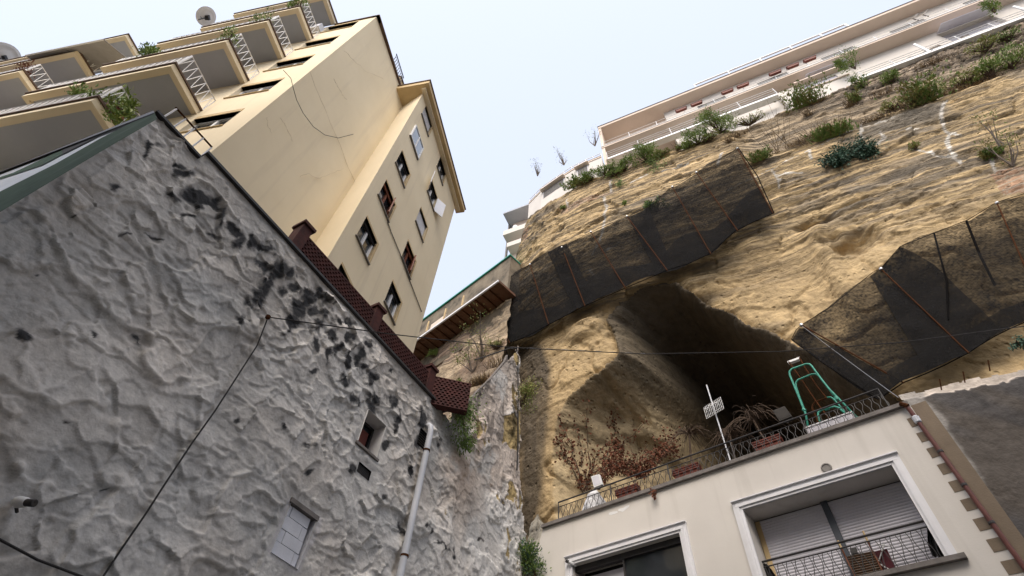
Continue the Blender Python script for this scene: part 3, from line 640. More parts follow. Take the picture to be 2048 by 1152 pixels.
# awning
aw = thing('awning', YF.P(26, 1.2, 27.6), 'grey canvas awning stretched out under the far roof overhang', 'awning')
pf = [YF.at(x, y, 1.75) for x, y in ((51, 111), (207, 79))]; pb = [YF.at(x, y, .55) for x, y in ((120, 137), (268, 103))]
z_m = (pf[0].z + pf[1].z) / 2
mb = MB(); q = [pf[0], pf[1], YF.P(YF.pix(233, 91, .9)[0], .5, 28.35 - 1.6 + 0), YF.P(YF.pix(85, 118, .9)[0] , .5, 28.35 - 1.6)]
fa0, fz = YF.pix(51, 111, 1.75); fa1, fz1 = YF.pix(207, 79, 1.75)
q = [YF.P(fa1, 1.75, fz1), YF.P(fa0, 1.75, fz), YF.P(fa0 - .2, .45, fz + .9), YF.P(fa1, .45, fz1 + .9)]
mb.prism(q, Vector((0, 0, .02))); mb.build('canvas', M['canvas'], aw)
MB().tube([q[0], q[1]], .04, 6).build('front_bar', M['white_paint'], aw)
mb = MB(); mb.tube([q[0], q[0] * .45 + q[3] * .55, q[3]], .03, 5); mb.tube([q[1], q[2]], .03, 5); mb.tube([(q[0] + q[1]) / 2, (q[2] + q[3]) / 2], .03, 5); mb.build('folding_arm', M['lamp_grey'], aw)
# air conditioner under the far balcony and one under the top roof overhang
def aircon(fr, a, o, z, label):
    t = thing('air_conditioner', fr.P(a, o, z), label, 'air conditioner', 'air conditioners on the yellow block')
    MB().fbox(fr, a - .4, a + .4, 0, .3, z, z + .55).build('casing', M['white_trim'], t)
    MB().lathe(fr.P(a + .12, .3, z + .28), fr.nd * -1, [(.0, .02), (.2, .02), (.22, 0)], 16).build('fan_grille', M['iron'], t)
aircon(YF, 12.0, 0, 27.2, 'white air conditioner high on the near facade under the top overhang')
aircon(YF, 29.0, 0, 21.2, 'white air conditioner under the lowest visible far balcony')
# ================================================================ TUFF CLIFF WITH THE CAVE
ez_ = [5, 20.0, 23.0, 26.0, 29.3, 31.4, 33.7, 41.0, 48]; es_ = [-9.6, -9.8, -10.3, -11.6, -13.0, -11.5, -10.7, -9.3, -8.6]
def bend(s): return np.where(s < -3, -1.75 * ((-3 - s) / 7.0) ** 2, 0.0)
cave_px = [(1108, 1400), (1108, 1040), (1105, 960), (1106, 900), (1112, 850), (1128, 800), (1165, 765), (1205, 735), (1238, 700), (1228, 660), (1215, 635), (1240, 605), (1285, 578), (1340, 562), (1400, 578), (1480, 613), (1560, 650), (1640, 700), (1720, 755), (1800, 800), (1832, 900), (1832, 1400)]
def to_base(pts): return [CL.pix(x, y, float(bend(np.array(CL.pix(x, y)[0])))) for x, y in pts]
cave = to_base(cave_px)
def profile(s, z, full=True):
    """how far the rock stands out (o) and how far it is hollowed out (D) at s, z"""
    o = bend(s)
    zl = 31.9 - .04 * (s - 7) + .25 * fbm(s * .5, s * 0, 3, 5)
    right = sstep(5.5, 7.5, s)
    o = o - right * (.65 * sstep(zl - .05, zl + .12, z) + .03 * np.maximum(z - zl, 0)) - (1 - right) * .05 * np.maximum(z - 33, 0)
    up = sstep(18.5, 24.0, z)
    zl2 = z + .45 * fbm(s * .10, z * .25, 3, 203) + .10 * fbm(s * .9, z * .9, 3, 204)
    lay = fbm(s * .06, zl2 * 2.6, 5, 201, .65); crisp = np.abs(fbm(s * .16, zl2 * 2.6, 4, 205))
    pres = sstep(-.25, .35, fbm(s * .2, z * .22, 3, 207))
    o = o + up * (.13 * lay * (.35 + .85 * pres) - .17 * sstep(.10, .0, crisp) * pres + .11 * fbm(s * 1.1, z * 2.6, 6, 209, .6))
    f1, f2, idx, dx, dy = voro((s + .9 * fbm(s * .4, z * .4, 3, 212)) / 2.3, (z + .5 * fbm(s * .4 + 7, z * .5, 3, 213)) / 1.05, 214)
    o = o + (.45 + .55 * up) * (.18 * (idx - .5) + .11 * (dx * np.cos(idx * 40) + dy * np.sin(idx * 40)) - .08 * sstep(.05, .0, f2 - f1))
    o = o + .13 * fbm(s * .33, z * .33, 4, 211) + .08 * fbm(s * 1.3, z * 1.2, 6, 215, .58) - .16 * sstep(.07, .0, np.abs(fbm(s * .35 + 3, z * .3, 4, 217))) * (1 - up)
    left = sstep(-4, -9, s); o = o + left * up * .30 * np.abs(fbm(s * .9, z * 2.2 - .8 * s, 4, 221))
    # lumps under the netting, spur and hollow to the right of it
    for (px, py, rs, rz, a) in ((1165, 655, 1.1, .6, .45), (1390, 560, 1.3, .6, .3)):
        cs, cz = CL.pix(px, py); r = ((s - cs) / rs) ** 2 + ((z - cz) / rz) ** 2; o = o + a * np.exp(-r * r)
    cs, cz = CL.pix(1705, 478); r = np.hypot((s - cs) / 1.35 + .22 * (z - cz), (z - cz) / 1.25) + .25 * fbm(s * .9, z * .9, 3, 225)
    r = r + .30 * np.abs(fbm(s * 1.1, z * 1.1, 4, 227)); o = o - .95 * sstep(1.15, .25, r) * (.7 + .5 * fbm(s * 1.7, z * 1.3, 4, 228))
    cs, cz = CL.pix(1630, 440); r = np.hypot((s - cs) / 1.0, (z - cz) / .5); o = o - .6 * sstep(1.2, .4, r + .2 * fbm(s, z, 3, 226))
    lip_z = 22.8; o = o + .35 * np.exp(-((s - 6.4 - .1 * (z - 21)) / .45) ** 2) * sstep(15.5, 18, z) * sstep(24, 23, z)
    o = o - .8 * sstep(24.6, 21.0, z) * sstep(5.0, 1.5, np.abs(s - 3.0)) * sstep(14, 19, z)      # dished under the net
    return o
ns, nzz = 500, 520
v = np.linspace(0, 1, ns); zc = np.linspace(5.0, 42.0, nzz)
E = np.interp(zc, ez_, es_) + .18 * fbm(zc * 1.7, zc * 0, 4, 231)
S = E[:, None] + (26.0 - E[:, None]) * v[None, :]; Z = np.repeat(zc[:, None], ns, 1)
O = profile(S, Z)
Sw = S + .16 * fbm(S * 1.2, Z * 1.2, 3, 235); Zw = Z + .16 * fbm(S * 1.2 + 5, Z * 1.2, 3, 237)
inn = inside(Sw, Zw, cave); dist = seg_dist(Sw, Zw, cave, True)
Lw = sstep(-1.2, -4.2, S) * sstep(18.9 + .5 * fbm(S * .8, Z * .3, 3, 234), 15.8, Z)
rough = 1 + .05 * fbm(S * 1.2, Z * 1.2, 4, 238)
D = rough * np.where(inn, (1 - Lw) * 42 * (1 - np.exp(-(dist / 2.9) ** 2.0)) + Lw * (1.9 * dist + 34 * sstep(3.0, 6.5, dist)), 0) 
rim = np.where(inn, 0, np.exp(-dist / .5)); O = O - .4 * rim * rim * (1 - Lw)
# left wall of the cave is smooth and sweeps back slowly
ax_u = math.sin(R(45)) * CL.u.x + math.cos(R(45)) * CL.u.y; ax_n = math.sin(R(45)) * CL.nd.x + math.cos(R(45)) * CL.nd.y
top_px = [(1046, 445), (1075, 420), (1100, 402), (1150, 376), (1200, 352), (1290, 320), (1350, 302), (1400, 284), (1450, 264), (1530, 236), (1600, 214), (1660, 190), (1725, 160), (1800, 125), (1900, 86), (2048, 33), (2200, -20)]
tp_ = []
for x_, y_ in top_px:
    o_ = -.5
    for _ in range(5):
        s_, z_ = CL.pix(x_, y_, o_); o_ = float(profile(np.array([[s_]]), np.array([[min(z_, 40)]]))[0, 0])
    tp_.append((s_, z_))
ztop = np.interp(S, [t_[0] for t_ in tp_], [t_[1] for t_ in tp_]) + .14 * fbm(S * 1.1, S * 0, 4, 239)
over = np.maximum(Z - ztop, 0); Oc = profile(S, np.minimum(Z, ztop)); O = np.where(over > 0, Oc - over * 1.6, O); Zg = np.minimum(Z, ztop + .02 * over)
P = CL.arr(S + D * ax_u, O - D * ax_n, Zg + D * .05)
edge = np.stack([CL.arr(S[:, 0] - .25 * min(k, 3) ** .5 + 0 * k, O[:, 0] - .35 * k - .02 * k * k, Zg[:, 0]) for k in range(24, 0, -1)], 1)
P = np.concatenate([edge, P], 1)
# colour of the stone: tan tuff, grey weathered ledges, damp stains, white mortar, brick patches
n1 = fbm(S * .3, Z * .5, 4, 241); n2 = fbm(S * 1.4, Z * 1.6, 5, 245)
tan = np.array([.48, .35, .185]); grey = np.array([.15, .132, .108]); pale = np.array([.54, .46, .33]); dark = np.array([.07, .062, .052])
C = tan * (1 + .25 * n1 + .2 * n2)[..., None]
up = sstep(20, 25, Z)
lowc = (sstep(26, 20, Z))[..., None]; C = C * (1 - lowc * .0) * (1 - .15 * lowc)  # lower cliff painted darker, standing in for the dimmer light down there
zl2 = Z + .45 * fbm(S * .10, Z * .25, 3, 203) + .10 * fbm(S * .9, Z * .9, 3, 204); lay = fbm(S * .06, zl2 * 2.6, 5, 201, .65); lay2 = fbm(S * .14, zl2 * 3.6, 5, 251)
g = sstep(-.08, .2, lay + .6 * lay2 + .25 * fbm(S * .25, Z * .3, 3, 255)) * up * sstep(-.25, .25, fbm(S * .22, Z * .22, 3, 261) + .12)
brt = np.exp(-((Z - 34.3 + .22 * (S - 3)) / 1.9) ** 2) * sstep(9, 4, S) * sstep(-7, -2, S)
g = g * (1 - .85 * brt)
C = C * (1 - .8 * g[..., None]) + grey * (.8 * g)[..., None]
C = C * (1 - .5 * brt[..., None]) + np.array([.55, .40, .215]) * (.5 * brt)[..., None]
def blot(px, py, rx, rz, amt, col, seed, wob=.45):
    global C
    cs, cz = CL.pix(px, py, -.3); r = np.hypot((S - cs) / rx, (Z - cz) / rz) + wob * fbm(S * .9, Z * .9, 5, seed)
    mm = (sstep(1.15, .55, r) * amt)[..., None]; C = C * (1 - mm) + np.array(col) * mm
earth = (sstep(5.8, 7.5, S) * sstep(31.9, 32.3, Z - .0 + .04 * (S - 7)))[..., None] * .75
C = C * (1 - earth) + np.array([.32, .255, .18]) * earth * (1 + .35 * n2[..., None])
# rubble wall below the walkway rail
f1, f2, idx, _, _ = voro(S / .42, Z / .26, 263)
rub = (sstep(12.5, 13.2, S) * sstep(34.9, 35.3, Z + .1 * n2))[..., None]
C = C * (1 - rub) + (np.array([.36, .28, .2]) * (.55 + .9 * idx)[..., None] * sstep(.02, .14, f2 - f1)[..., None] + .02) * rub
P[:, 24:] += (np.array([-CL.nd.x, -CL.nd.y, 0]) * (.10 * sstep(.0, .2, f2 - f1) * rub[..., 0])[..., None])
# damp grey band just under the ledge line, grey streaks
damp = sstep(2.2, .3, np.abs(Z - 30.9 + .04 * (S - 7))) * sstep(5.5, 7, S) * sstep(-.2, .3, fbm(S * .35, Z * .5, 4, 271) + .12)
C = C * (1 - .85 * damp[..., None]) + np.array([.17, .155, .13]) * (.85 * damp)[..., None]
for q in ((1640, 640, .6, .6, .5), (1520, 640, 1.6, .5, .55), (1400, 590, 1.2, .35, .5), (1440, 530, 1.4, .5, .6), (1300, 590, 1.6, .3, .6), (1890, 700, 1.6, .5, .45), (1580, 450, .9, .5, .5)): blot(q[0], q[1], q[2], q[3], q[4], (.13, .105, .07), int(q[0]))
# dark stain running down beside the plastered buttress
stp = to_base([(1062, 690), (1075, 700), (1090, 740), (1085, 830), (1078, 900), (1070, 1000), (1050, 1060), (1030, 1060), (1030, 700)])
sm = np.where(inside(S + .3 * fbm(S * .8, Z * .5, 4, 275), Z, stp), 1, np.exp(-(seg_dist(S, Z, stp, True) / .35) ** 2)) * (.95 + .35 * fbm(S * 1.5, Z * .35, 4, 277))
sm = np.clip(sm, 0, .95)[..., None]; C = C * (1 - sm) + np.array([.085, .068, .048]) * sm
# white mortar in the cracks
cracks = [[(1893, 198), (1885, 215), (1882, 235), (1890, 255), (1900, 268), (1893, 285), (1905, 310), (1918, 325)], [(1897, 265), (1910, 268), (1922, 269)], [(1440, 385), (1520, 348), (1600, 310), (1650, 285), (1700, 262), (1790, 232), (1850, 212)], [(1545, 340), (1557, 360), (1560, 375)], [(1557, 352), (1580, 346), (1603, 345)], [(1760, 262), (1768, 278), (1755, 290)], [(1825, 300), (1860, 308), (1880, 318), (1905, 316), (1922, 328)], [(1975, 300), (1985, 330), (1992, 342), (2010, 338)], [(1207, 393), (1212, 413), (1208, 440), (1207, 460), (1197, 483), (1185, 510)], [(1220, 357), (1221, 380)], [(1260, 362), (1278, 352), (1293, 343)], [(1323, 340), (1350, 328), (1373, 323)], [(1132, 393), (1134, 410)], [(1443, 306), (1436, 330)], [(1722, 270), (1722, 240)], [(1618, 300), (1622, 318)], [(1210, 505), (1235, 485)], [(1030, 555), (1060, 530)], [(1180, 540), (1195, 560)], [(1815, 262), (1835, 255)]]
wm = np.zeros_like(S)
wob = fbm(S * 4, Z * 4, 3, 281)
for i, pl in enumerate(cracks):
    b_ = to_base(pl); wd = .035 if i == 2 else .07
    wm = np.maximum(wm, sstep(wd * 1.5, wd * .7, seg_dist(S + .08 * wob, Z + .08 * wob, b_) + .06 * wob))
wm = wm[..., None]; C = C * (1 - wm) + np.array([.66, .62, .55]) * wm
# brick patches
for pl in ([(1978, 345), (2015, 335), (2070, 335), (2070, 385), (2005, 388)], [(1115, 415), (1150, 400), (1220, 380), (1235, 385), (1180, 405), (1125, 425)], [(1040, 455), (1056, 445), (1050, 470), (1040, 475)]):
    b_ = to_base(pl); mk = inside(S, Z + .08 * wob, b_)
    row = np.floor(Z / .09); mort = (np.abs((Z / .09) % 1 - .5) > .40) | (np.abs((S / .26 + .5 * (row % 2)) % 1 - .5) > .45)
    bc = np.array([.36, .20, .13]) * (.75 + .5 * _h(np.floor(S / .26 + .5 * (row % 2)).astype(np.int64), row.astype(np.int64), 3))[..., None]
    bc = np.where(mort[..., None], np.array([.42, .37, .3]), bc); C = np.where(mk[..., None], .7 * bc + .3 * C, C)
holes_px = [(1085, 445), (1072, 462), (1090, 460), (1100, 453), (1083, 415), (1073, 427), (1104, 403), (1054, 470), (1062, 462), (1120, 458), (1078, 498), (1084, 500), (1058, 496)]
for x, y in holes_px:
    (a, b_), = to_base([(x, y)]); r = np.hypot(S - a, (Z - b_)) ; C = C * (1 - (.8 * sstep(.22, .1, r))[..., None])
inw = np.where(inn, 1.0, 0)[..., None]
vault_shade = np.clip(1 - Lw * 1.2 + .25 * n1, 0, 1)[..., None]      # shade painted into the vault colour, the left wall keeps bare tuff
C = C * (1 - inw) + (np.array([.37, .285, .165]) * (1 - vault_shade) + np.array([.095, .075, .05]) * vault_shade) * (1 + .3 * n1 + .25 * n2)[..., None] * inw
strk = (0 * inn * sstep(.1, .45, fbm(S * 1.1 - Z * .55, Z * .12, 4, 291)) * .6)[..., None]; C = C * (1 - strk) + np.array([.12, .10, .075]) * strk
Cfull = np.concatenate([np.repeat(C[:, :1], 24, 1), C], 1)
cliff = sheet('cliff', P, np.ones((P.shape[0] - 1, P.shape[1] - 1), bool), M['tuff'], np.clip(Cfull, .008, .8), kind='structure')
def on_cliff(px, py, lift=0.0):
    """the point of the rock face seen at this pixel"""
    o = -.3
    for _ in range(6):
        s_, z_ = CL.pix(px, py, o); o = float(profile(np.array([[s_]]), np.array([[z_]]))[0, 0])
    return CL.P(s_, o + lift, z_)

# lower slope that runs on to the left under the walkway
nx, ny = 150, 110
a = np.linspace(-34, ST.pix(1012, 715)[0], nx); z = np.linspace(3, 26.2, ny); S2, Z2 = np.meshgrid(a, z)
O2 = .35 * fbm(S2 * .5, Z2 * .9, 4, 301) + .15 * fbm(S2 * 1.7, Z2 * 1.9, 4, 305) + .35 - .05 * (Z2 - 18)
C2 = np.array([.48, .375, .255]) * (1 + .25 * fbm(S2 * .5, Z2 * .8, 4, 311) + .2 * fbm(S2 * 2, Z2 * 2, 4, 315))[..., None]
bm = (sstep(.1, .3, fbm(S2 * .28, Z2 * 1.1 + .3 * S2, 4, 321)) * .6)[..., None]; C2 = C2 * (1 - bm) + np.array([.36, .245, .19]) * bm
bm = (sstep(.15, .4, fbm(S2 * .9, Z2 * 1.2, 5, 325)) * .5)[..., None]; C2 = C2 * (1 - bm) + np.array([.2, .16, .12]) * bm
sheet('rock_slope', ST.arr(S2, O2, Z2), np.ones((ny - 1, nx - 1), bool), M['tuff'], np.clip(C2, .01, .8), kind='structure')
# rough light plaster at the foot of the buttress, between wall and house
RF = Frame(131.78, 15.2)
fs = [RF.pix(*p) for p in [(1040, 1032), (1058, 1018), (1076, 1040), (1100, 1062), (1100, 1110), (1110, 1200), (1030, 1200)]]
a = np.linspace(-13, -8.2, 70); z = np.linspace(6, 11.8, 80); S2, Z2 = np.meshgrid(a, z)
O2 = .5 * np.exp(-((S2 + 11.0) / .8) ** 2) + .12 * fbm(S2 * 1.5, Z2 * 1.5, 4, 331) + .05 * fbm(S2 * 5, Z2 * 5, 3, 335) - .25 * (Z2 - 8)
C2 = np.array([.36, .33, .27]) * (1 + .3 * fbm(S2 * 1.2, Z2 * 1.2, 5, 341))[..., None]
sheet('rock_foot', RF.arr(S2, O2, Z2), inside(S2[:-1, :-1] + .15 * fbm(S2[:-1, :-1] * 2, Z2[:-1, :-1] * 2, 3, 343), Z2[:-1, :-1], fs), M['tuff'], np.clip(C2, .02, .8), kind='structure')

# dark rendered retaining wall right of the house, with a broken top edge
RW = Frame(118.5, 16.6)
rw = thing('retaining_wall', RW.P(7, 0, -1.6), 'dark stained retaining wall with a broken pale top edge right of the house', 'wall')
a = np.linspace(5.2, 16, 260); z = np.linspace(-1.6, 12.6, 330); S2, Z2 = np.meshgrid(a, z)
topz = 12.08 + .09 * fbm(a * .9, a * 0, 4, 345) + .03 * np.sign(fbm(a * 1.7, a * 0 + 3, 2, 347))
O2 = .06 * fbm(S2 * .8, Z2 * .8, 4, 351) + .025 * fbm(S2 * 4, Z2 * 4, 4, 353); tb = topz[None, :] - Z2
O2 = O2 - .12 * sstep(.30, .20, tb + .18 * fbm(S2 * 1.8, Z2 * 1.8, 4, 355))
C2 = np.array([.052, .048, .047]) * (1 + .5 * fbm(S2 * 1.2, Z2 * .5, 5, 357) + .3 * fbm(S2 * 5, Z2 * 5, 4, 359))[..., None]
wr = (sstep(-.05, .3, fbm(S2 * .5 + Z2 * .4, Z2 * .35, 4, 361)) * .5)[..., None]; C2 = C2 * (1 - wr) + np.array([.075, .06, .045]) * wr
tpm = sstep(.32, .22, tb + .18 * fbm(S2 * 1.8, Z2 * 1.8, 4, 355))[..., None]; C2 = C2 * (1 - tpm) + np.array([.42, .37, .32]) * tpm * (1 + .4 * fbm(S2 * 3, Z2 * 3, 3, 363))[..., None]
le = sstep(.22, .05, S2 - (5.48 + .05 * (Z2 - 7)) + .25 * fbm(Z2 * 1.3, S2, 4, 365))[..., None] * .7; C2 = C2 * (1 - le) + np.array([.27, .255, .235]) * le
mk = (Z2[:-1, :-1] < topz[None, :-1]); sheet('render_face', RW.arr(S2, O2, Z2), mk, M['grey_plaster'], np.clip(C2, .012, .8), rw)
MB().fbox(RW, 5.2, 16, -1.2, -.3, -1.6, 11.75).build('wall_core', M['stone_trim'], rw)
mb = MB()
for x, y in ((1883, 780), (1930, 765), (1980, 742)): mb.tube([RW.at(x, y, .0), RW.at(x - 4, y - 22, .15)], .02, 5)
mb.build('bracket_iron', M['rust'], rw)
# ================================================================ PALE APARTMENT HOUSE ON THE CLIFF TOP
wbz = 36.0; oo, ow = -.8, -1.75            # front of the slabs and of the walls, measured from the cliff plane
def cz(px, py, o): return CL.pix(px, py, o)
roof_z = cz(1447, 157, oo)[1]; mid_z = cz(1447, 202, oo)[1]
aL = cz(1197, 262, oo)[0]; aR = 34.0
wh = thing('terrace_house', CL.P(12, -5, wbz), 'long pale pink apartment house with balconies and white railings along the cliff top', 'apartment house')
aw0 = cz(1327, 227, ow)[0]
dw = [(cz(1440, 185, ow)[0] + k * 3.0, cz(1440, 185, ow)[0] + k * 3.0 + 1.9, mid_z + .15, mid_z + 1.15) for k in range(8)]
lw = [(cz(1590, 155, ow)[0] + .1, cz(1590, 155, ow)[0] + 3.0, mid_z - 2.4, mid_z - .35), (cz(1850, 60, ow)[0], cz(1850, 60, ow)[0] + 3.2, mid_z - 2.4, mid_z - .55)]
mb = MB(); wall_holes(mb, CL, aw0, aR, wbz, roof_z + .1, dw + lw, ow, .3)
mb.poly([CL.P(aw0, ow, wbz), CL.P(aw0, ow - 1.6, wbz), CL.P(aw0, ow - 1.6, roof_z), CL.P(aw0, ow, roof_z)]); mb.poly([CL.P(aw0, ow - 1.6, wbz), CL.P(aL, ow - 1.6, wbz), CL.P(aL, ow - 1.6, roof_z), CL.P(aw0, ow - 1.6, roof_z)])
mb.poly([CL.P(aL, ow - 1.6, wbz), CL.P(aL, -12, wbz), CL.P(aL, -12, roof_z), CL.P(aL, ow - 1.6, roof_z)]); mb.poly([CL.P(aL, -12, wbz), CL.P(aR, -12, wbz), CL.P(aR, -12, roof_z), CL.P(aL, -12, roof_z)])
mb.build('wall', M['white_plaster'], wh)
for k, h in enumerate(dw):
    w_ = MB().fbox(CL, h[0], h[1], ow - .33, ow - .28, h[2], h[3]).build('window', M['glass'] if k % 3 == 1 else M['shutter'], wh)
    f = MB()
    for q in ((h[0], h[0] + .07), (h[1] - .07, h[1]), ((h[0] + h[1]) / 2 - .04, (h[0] + h[1]) / 2 + .04)): f.fbox(CL, q[0], q[1], ow - .28, ow - .22, h[2], h[3])
    f.build('frame', M['white_paint'], w_)
for h in lw:
    w_ = MB().fbox(CL, h[0], h[1], ow - .33, ow - .28, h[2], h[3]).build('window', M['shutter'], wh)
    MB().hexa([CL.P(h[0], ow + .05, h[3]), CL.P(h[1], ow + .05, h[3]), CL.P(h[1], ow + .9, h[3] - .5), CL.P(h[0], ow + .9, h[3] - .5), CL.P(h[0], ow + .05, h[3] + .05), CL.P(h[1], ow + .05, h[3] + .05), CL.P(h[1], ow + .93, h[3] - .46), CL.P(h[0], ow + .93, h[3] - .46)]).build('sunshade', M['shutter'], w_)
for nm, z_, th in (('roof_slab', roof_z, .35), ('balcony_slab', mid_z, .22)):
    s_ = MB().fbox(CL, aL, aR, -12 if nm == 'roof_slab' else ow - 1.6, oo, z_, z_ + th).build(nm, M['pink_plaster'], wh)
    MB().fbox(CL, aL - .04, aR, oo - .3, oo + .05, z_ + th, z_ + th + .07).build('slab_edge', M['white_paint'] if nm == 'balcony_slab' else M['stone_trim'], s_)
MB().fbox(CL, aL, aL + .25, -12, oo - .05, wbz, roof_z).build('corner_pier', M['pink_plaster'], wh)
# balcony railing
mb = MB(); n = 15
for k in range(n + 1):
    a = aL + .1 + k * 2.35; mb.tube([CL.P(a, oo - .06, mid_z + .22), CL.P(a, oo - .06, mid_z + 1.2)], .03, 5)
for dz in (.45, .72, 1.2): mb.tube([CL.P(aL + .1, oo - .06, mid_z + dz), CL.P(aR, oo - .06, mid_z + dz)], .022, 5)
mb.build('balcony_railing', M['white_paint'], wh)
# parapet panels standing on the balcony behind the rail
for k in range(5): a = aL + 8.2 + k * 4.7; MB().fbox(CL, a, a + 2.2, oo - .14, oo - .10, mid_z + .28, mid_z + 1.1).build('railing_screen', M['screen'], wh)
# white pergola beam on the roof
mb = MB(); p0a = cz(1390, 172, oo)[0]; pz = cz(1390, 172, oo)[1]
for x in (1390, 1457, 1520, 1580, 1640, 1690):
    a = cz(x, 172 - (x - 1390) * .41, oo)[0]; mb.fbox(CL, a - .06, a + .06, oo - .08, oo + .04, roof_z + .4, pz + .28)
pe = cz(1690, 50, oo)[0]; mb.fbox(CL, p0a - .06, pe + .06, oo - .08, oo + .04, pz + .28, pz + .38)
mb.build('roof_rail', M['white_paint'], wh)
# lower block with a shuttered window below the balcony
bo_ = -1.3
b0, b1 = cz(1555, 190, bo_)[0], cz(1722, 155, bo_)[0]; bz1 = cz(1625, 160, bo_)[1]
sw = (cz(1600, 172, bo_)[0], cz(1672, 150, bo_)[0], cz(1636, 165, bo_)[1] - .55, cz(1636, 165, bo_)[1] + .25)
mb = MB(); wall_holes(mb, CL, b0, b1, wbz, bz1, [sw], bo_, .15); mb.fbox(CL, b0, b1, bo_ - .4, bo_ - .16, wbz, bz1); lb = mb.build('lower_block', M['white_plaster'], wh)
MB().fbox(CL, sw[0], sw[1], bo_ - .15, bo_ - .1, sw[2], sw[3]).build('shutter', M['shutter'], lb)
mb = MB().fbox(CL, sw[0] - .4, sw[1] + .4, bo_ - .1, bo_ + .4, sw[3] + .25, sw[3] + .38); mb.fbox(CL, sw[0] - .1, sw[1] + .6, bo_ - .1, bo_ + .1, sw[2] - .1, sw[2]); mb.build('canopy', M['pink_plaster'], lb)
# ground floor walkway rail
wo_ = -.55; w0, w1 = cz(1722, 152, wo_)[0], 34; wz0 = cz(1735, 150, wo_)[1]
wr_ = thing('walkway_railing', CL.P((w0 + w1) / 2, wo_, wz0 + 1.6), 'white railing on a pale beam edging the cliff-top walkway', 'railing')
MB().fbox(CL, w0, w1, wo_ - .8, wo_, wz0 - .12, wz0 + .16).build('edge_beam', M['white_paint'], wr_)
mb = MB()
for k in range(11):
    a = w0 + .2 + k * 1.9; mb.tube([CL.P(a, wo_ - .1, wz0 + .1), CL.P(a, wo_ - .1, wz0 + 1.1)], .03, 5)
    if k % 3 == 2: mb.fbox(CL, a - .07, a + .07, wo_ - .06, wo_ + .02, wz0, wz0 + 2.0); mb.hexa([CL.P(a + .1, wo_, wz0 + .1), CL.P(a + .2, wo_, wz0 + .1), CL.P(a + .2, wo_ + .06, wz0 + .1), CL.P(a + .1, wo_ + .06, wz0 + .1), CL.P(a + .0, wo_ - .9, wz0 + 1.9), CL.P(a + .1, wo_ - .9, wz0 + 1.9), CL.P(a + .1, wo_ - .84, wz0 + 1.9), CL.P(a + .0, wo_ - .84, wz0 + 1.9)])
for dz in (.45, .8, 1.1): mb.tube([CL.P(w0, wo_ - .1, wz0 + dz), CL.P(w1, wo_ - .1, wz0 + dz)], .024, 5)
mb.build('rail', M['white_paint'], wr_)
mb = MB(); l0, l1 = aL + .3, b0 - .2; lz = cz(1330, 262, wo_)[1]
for k in range(6): a = l0 + (l1 - l0) * k / 5; mb.tube([CL.P(a, oo, lz - .3), CL.P(a, oo, lz + .75)], .028, 5)
for dz in (.0, .4, .75): mb.tube([CL.P(l0, oo, lz + dz), CL.P(l1, oo, lz + dz)], .024, 5)
mb.fbox(CL, l0, l1, oo - .5, oo, lz - .55, lz - .3); tag(mb.build('garden_railing', M['white_paint']), 'low white railing behind the cliff-top bushes under the pale house', 'railing')
mb = MB().fbox(CL, cz(1208, 318, oo)[0] + .15, cz(1256, 300, oo)[0], oo - 1.2, oo - .02, wbz, cz(1230, 312, oo)[1]); MB_o = mb.build('garden_wall', M['quoin'], wh)
# flower boxes on the balcony rail
fb = None
for x, y, lab in ((1362, 220, 'red flower box on the balcony rail of the pale house, nearest its left corner'), (1392, 207, 'second red flower box from the left corner of the pale house, topped with green'), (1454, 184, 'left one of the middle pair of red flower boxes on the pale house'), (1484, 171, 'right one of the middle pair of red flower boxes on the pale house'), (1548, 146, 'red flower box hanging by itself left of the patio plants on the pale house'), (1582, 132, 'red flower box with trailing plants, second from the right on the pale house'), (1615, 118, 'rightmost red flower box on the balcony rail of the pale house')):
    a, _ = cz(x, y, oo); loc = CL.P(a, oo + .12, mid_z + 1.0)
    if fb is None:
        fb = thing('flower_box', loc, lab, 'flower box', 'red flower boxes on the pale house')
        mb = MB(); L_ = loc
        P_ = lambda p, q, z: L_ + CL.u * p - CL.nd * q + Vector((0, 0, z))
        mb.hexa([P_(-.38, -.09, 0), P_(.38, -.09, 0), P_(.38, .09, 0), P_(-.38, .09, 0), P_(-.45, -.12, .26), P_(.45, -.12, .26), P_(.45, .12, .26), P_(-.45, .12, .26)]); mb.build('trough', M['terracotta'], fb)
        mb = MB().fbox(CL, a - .47, a + .47, oo, oo + .26, mid_z - 1.6 + 1.0 + 1.82, mid_z - 1.6 + 1.0 + 1.86); mb.build('rim', M['terracotta'], fb)
    else: copy_tree(fb, loc, None, lab)
# dishes on the pale house
def small_dish(px, py, lab):
    a, z_ = cz(px, py, oo); loc = CL.P(a, oo - .1, mid_z + 1.1)
    t = thing('satellite_dish', loc, lab, 'satellite dish', 'satellite dishes on the pale house'); aim = Vector((-.5, -.5, .5)).normalized(); c = loc + Vector((0, 0, .9))
    MB().lathe(c, -aim, [(.42 * k / 5, -.10 * (k / 5) ** 2 + .08) for k in range(1, 6)] + [(.43, -.02), (.2, .08), (.01, .12)], 20).build('reflector', M['dish'], t, smooth=True)
    MB().tube([loc, c - aim * .1], .03, 6).build('mast', M['rust'], t)
small_dish(1836, 22, 'white satellite dish on a rusty mast at the upper balcony of the pale house'); small_dish(1812, 28, 'grey skeletal satellite dish left of the white dish on the pale house')

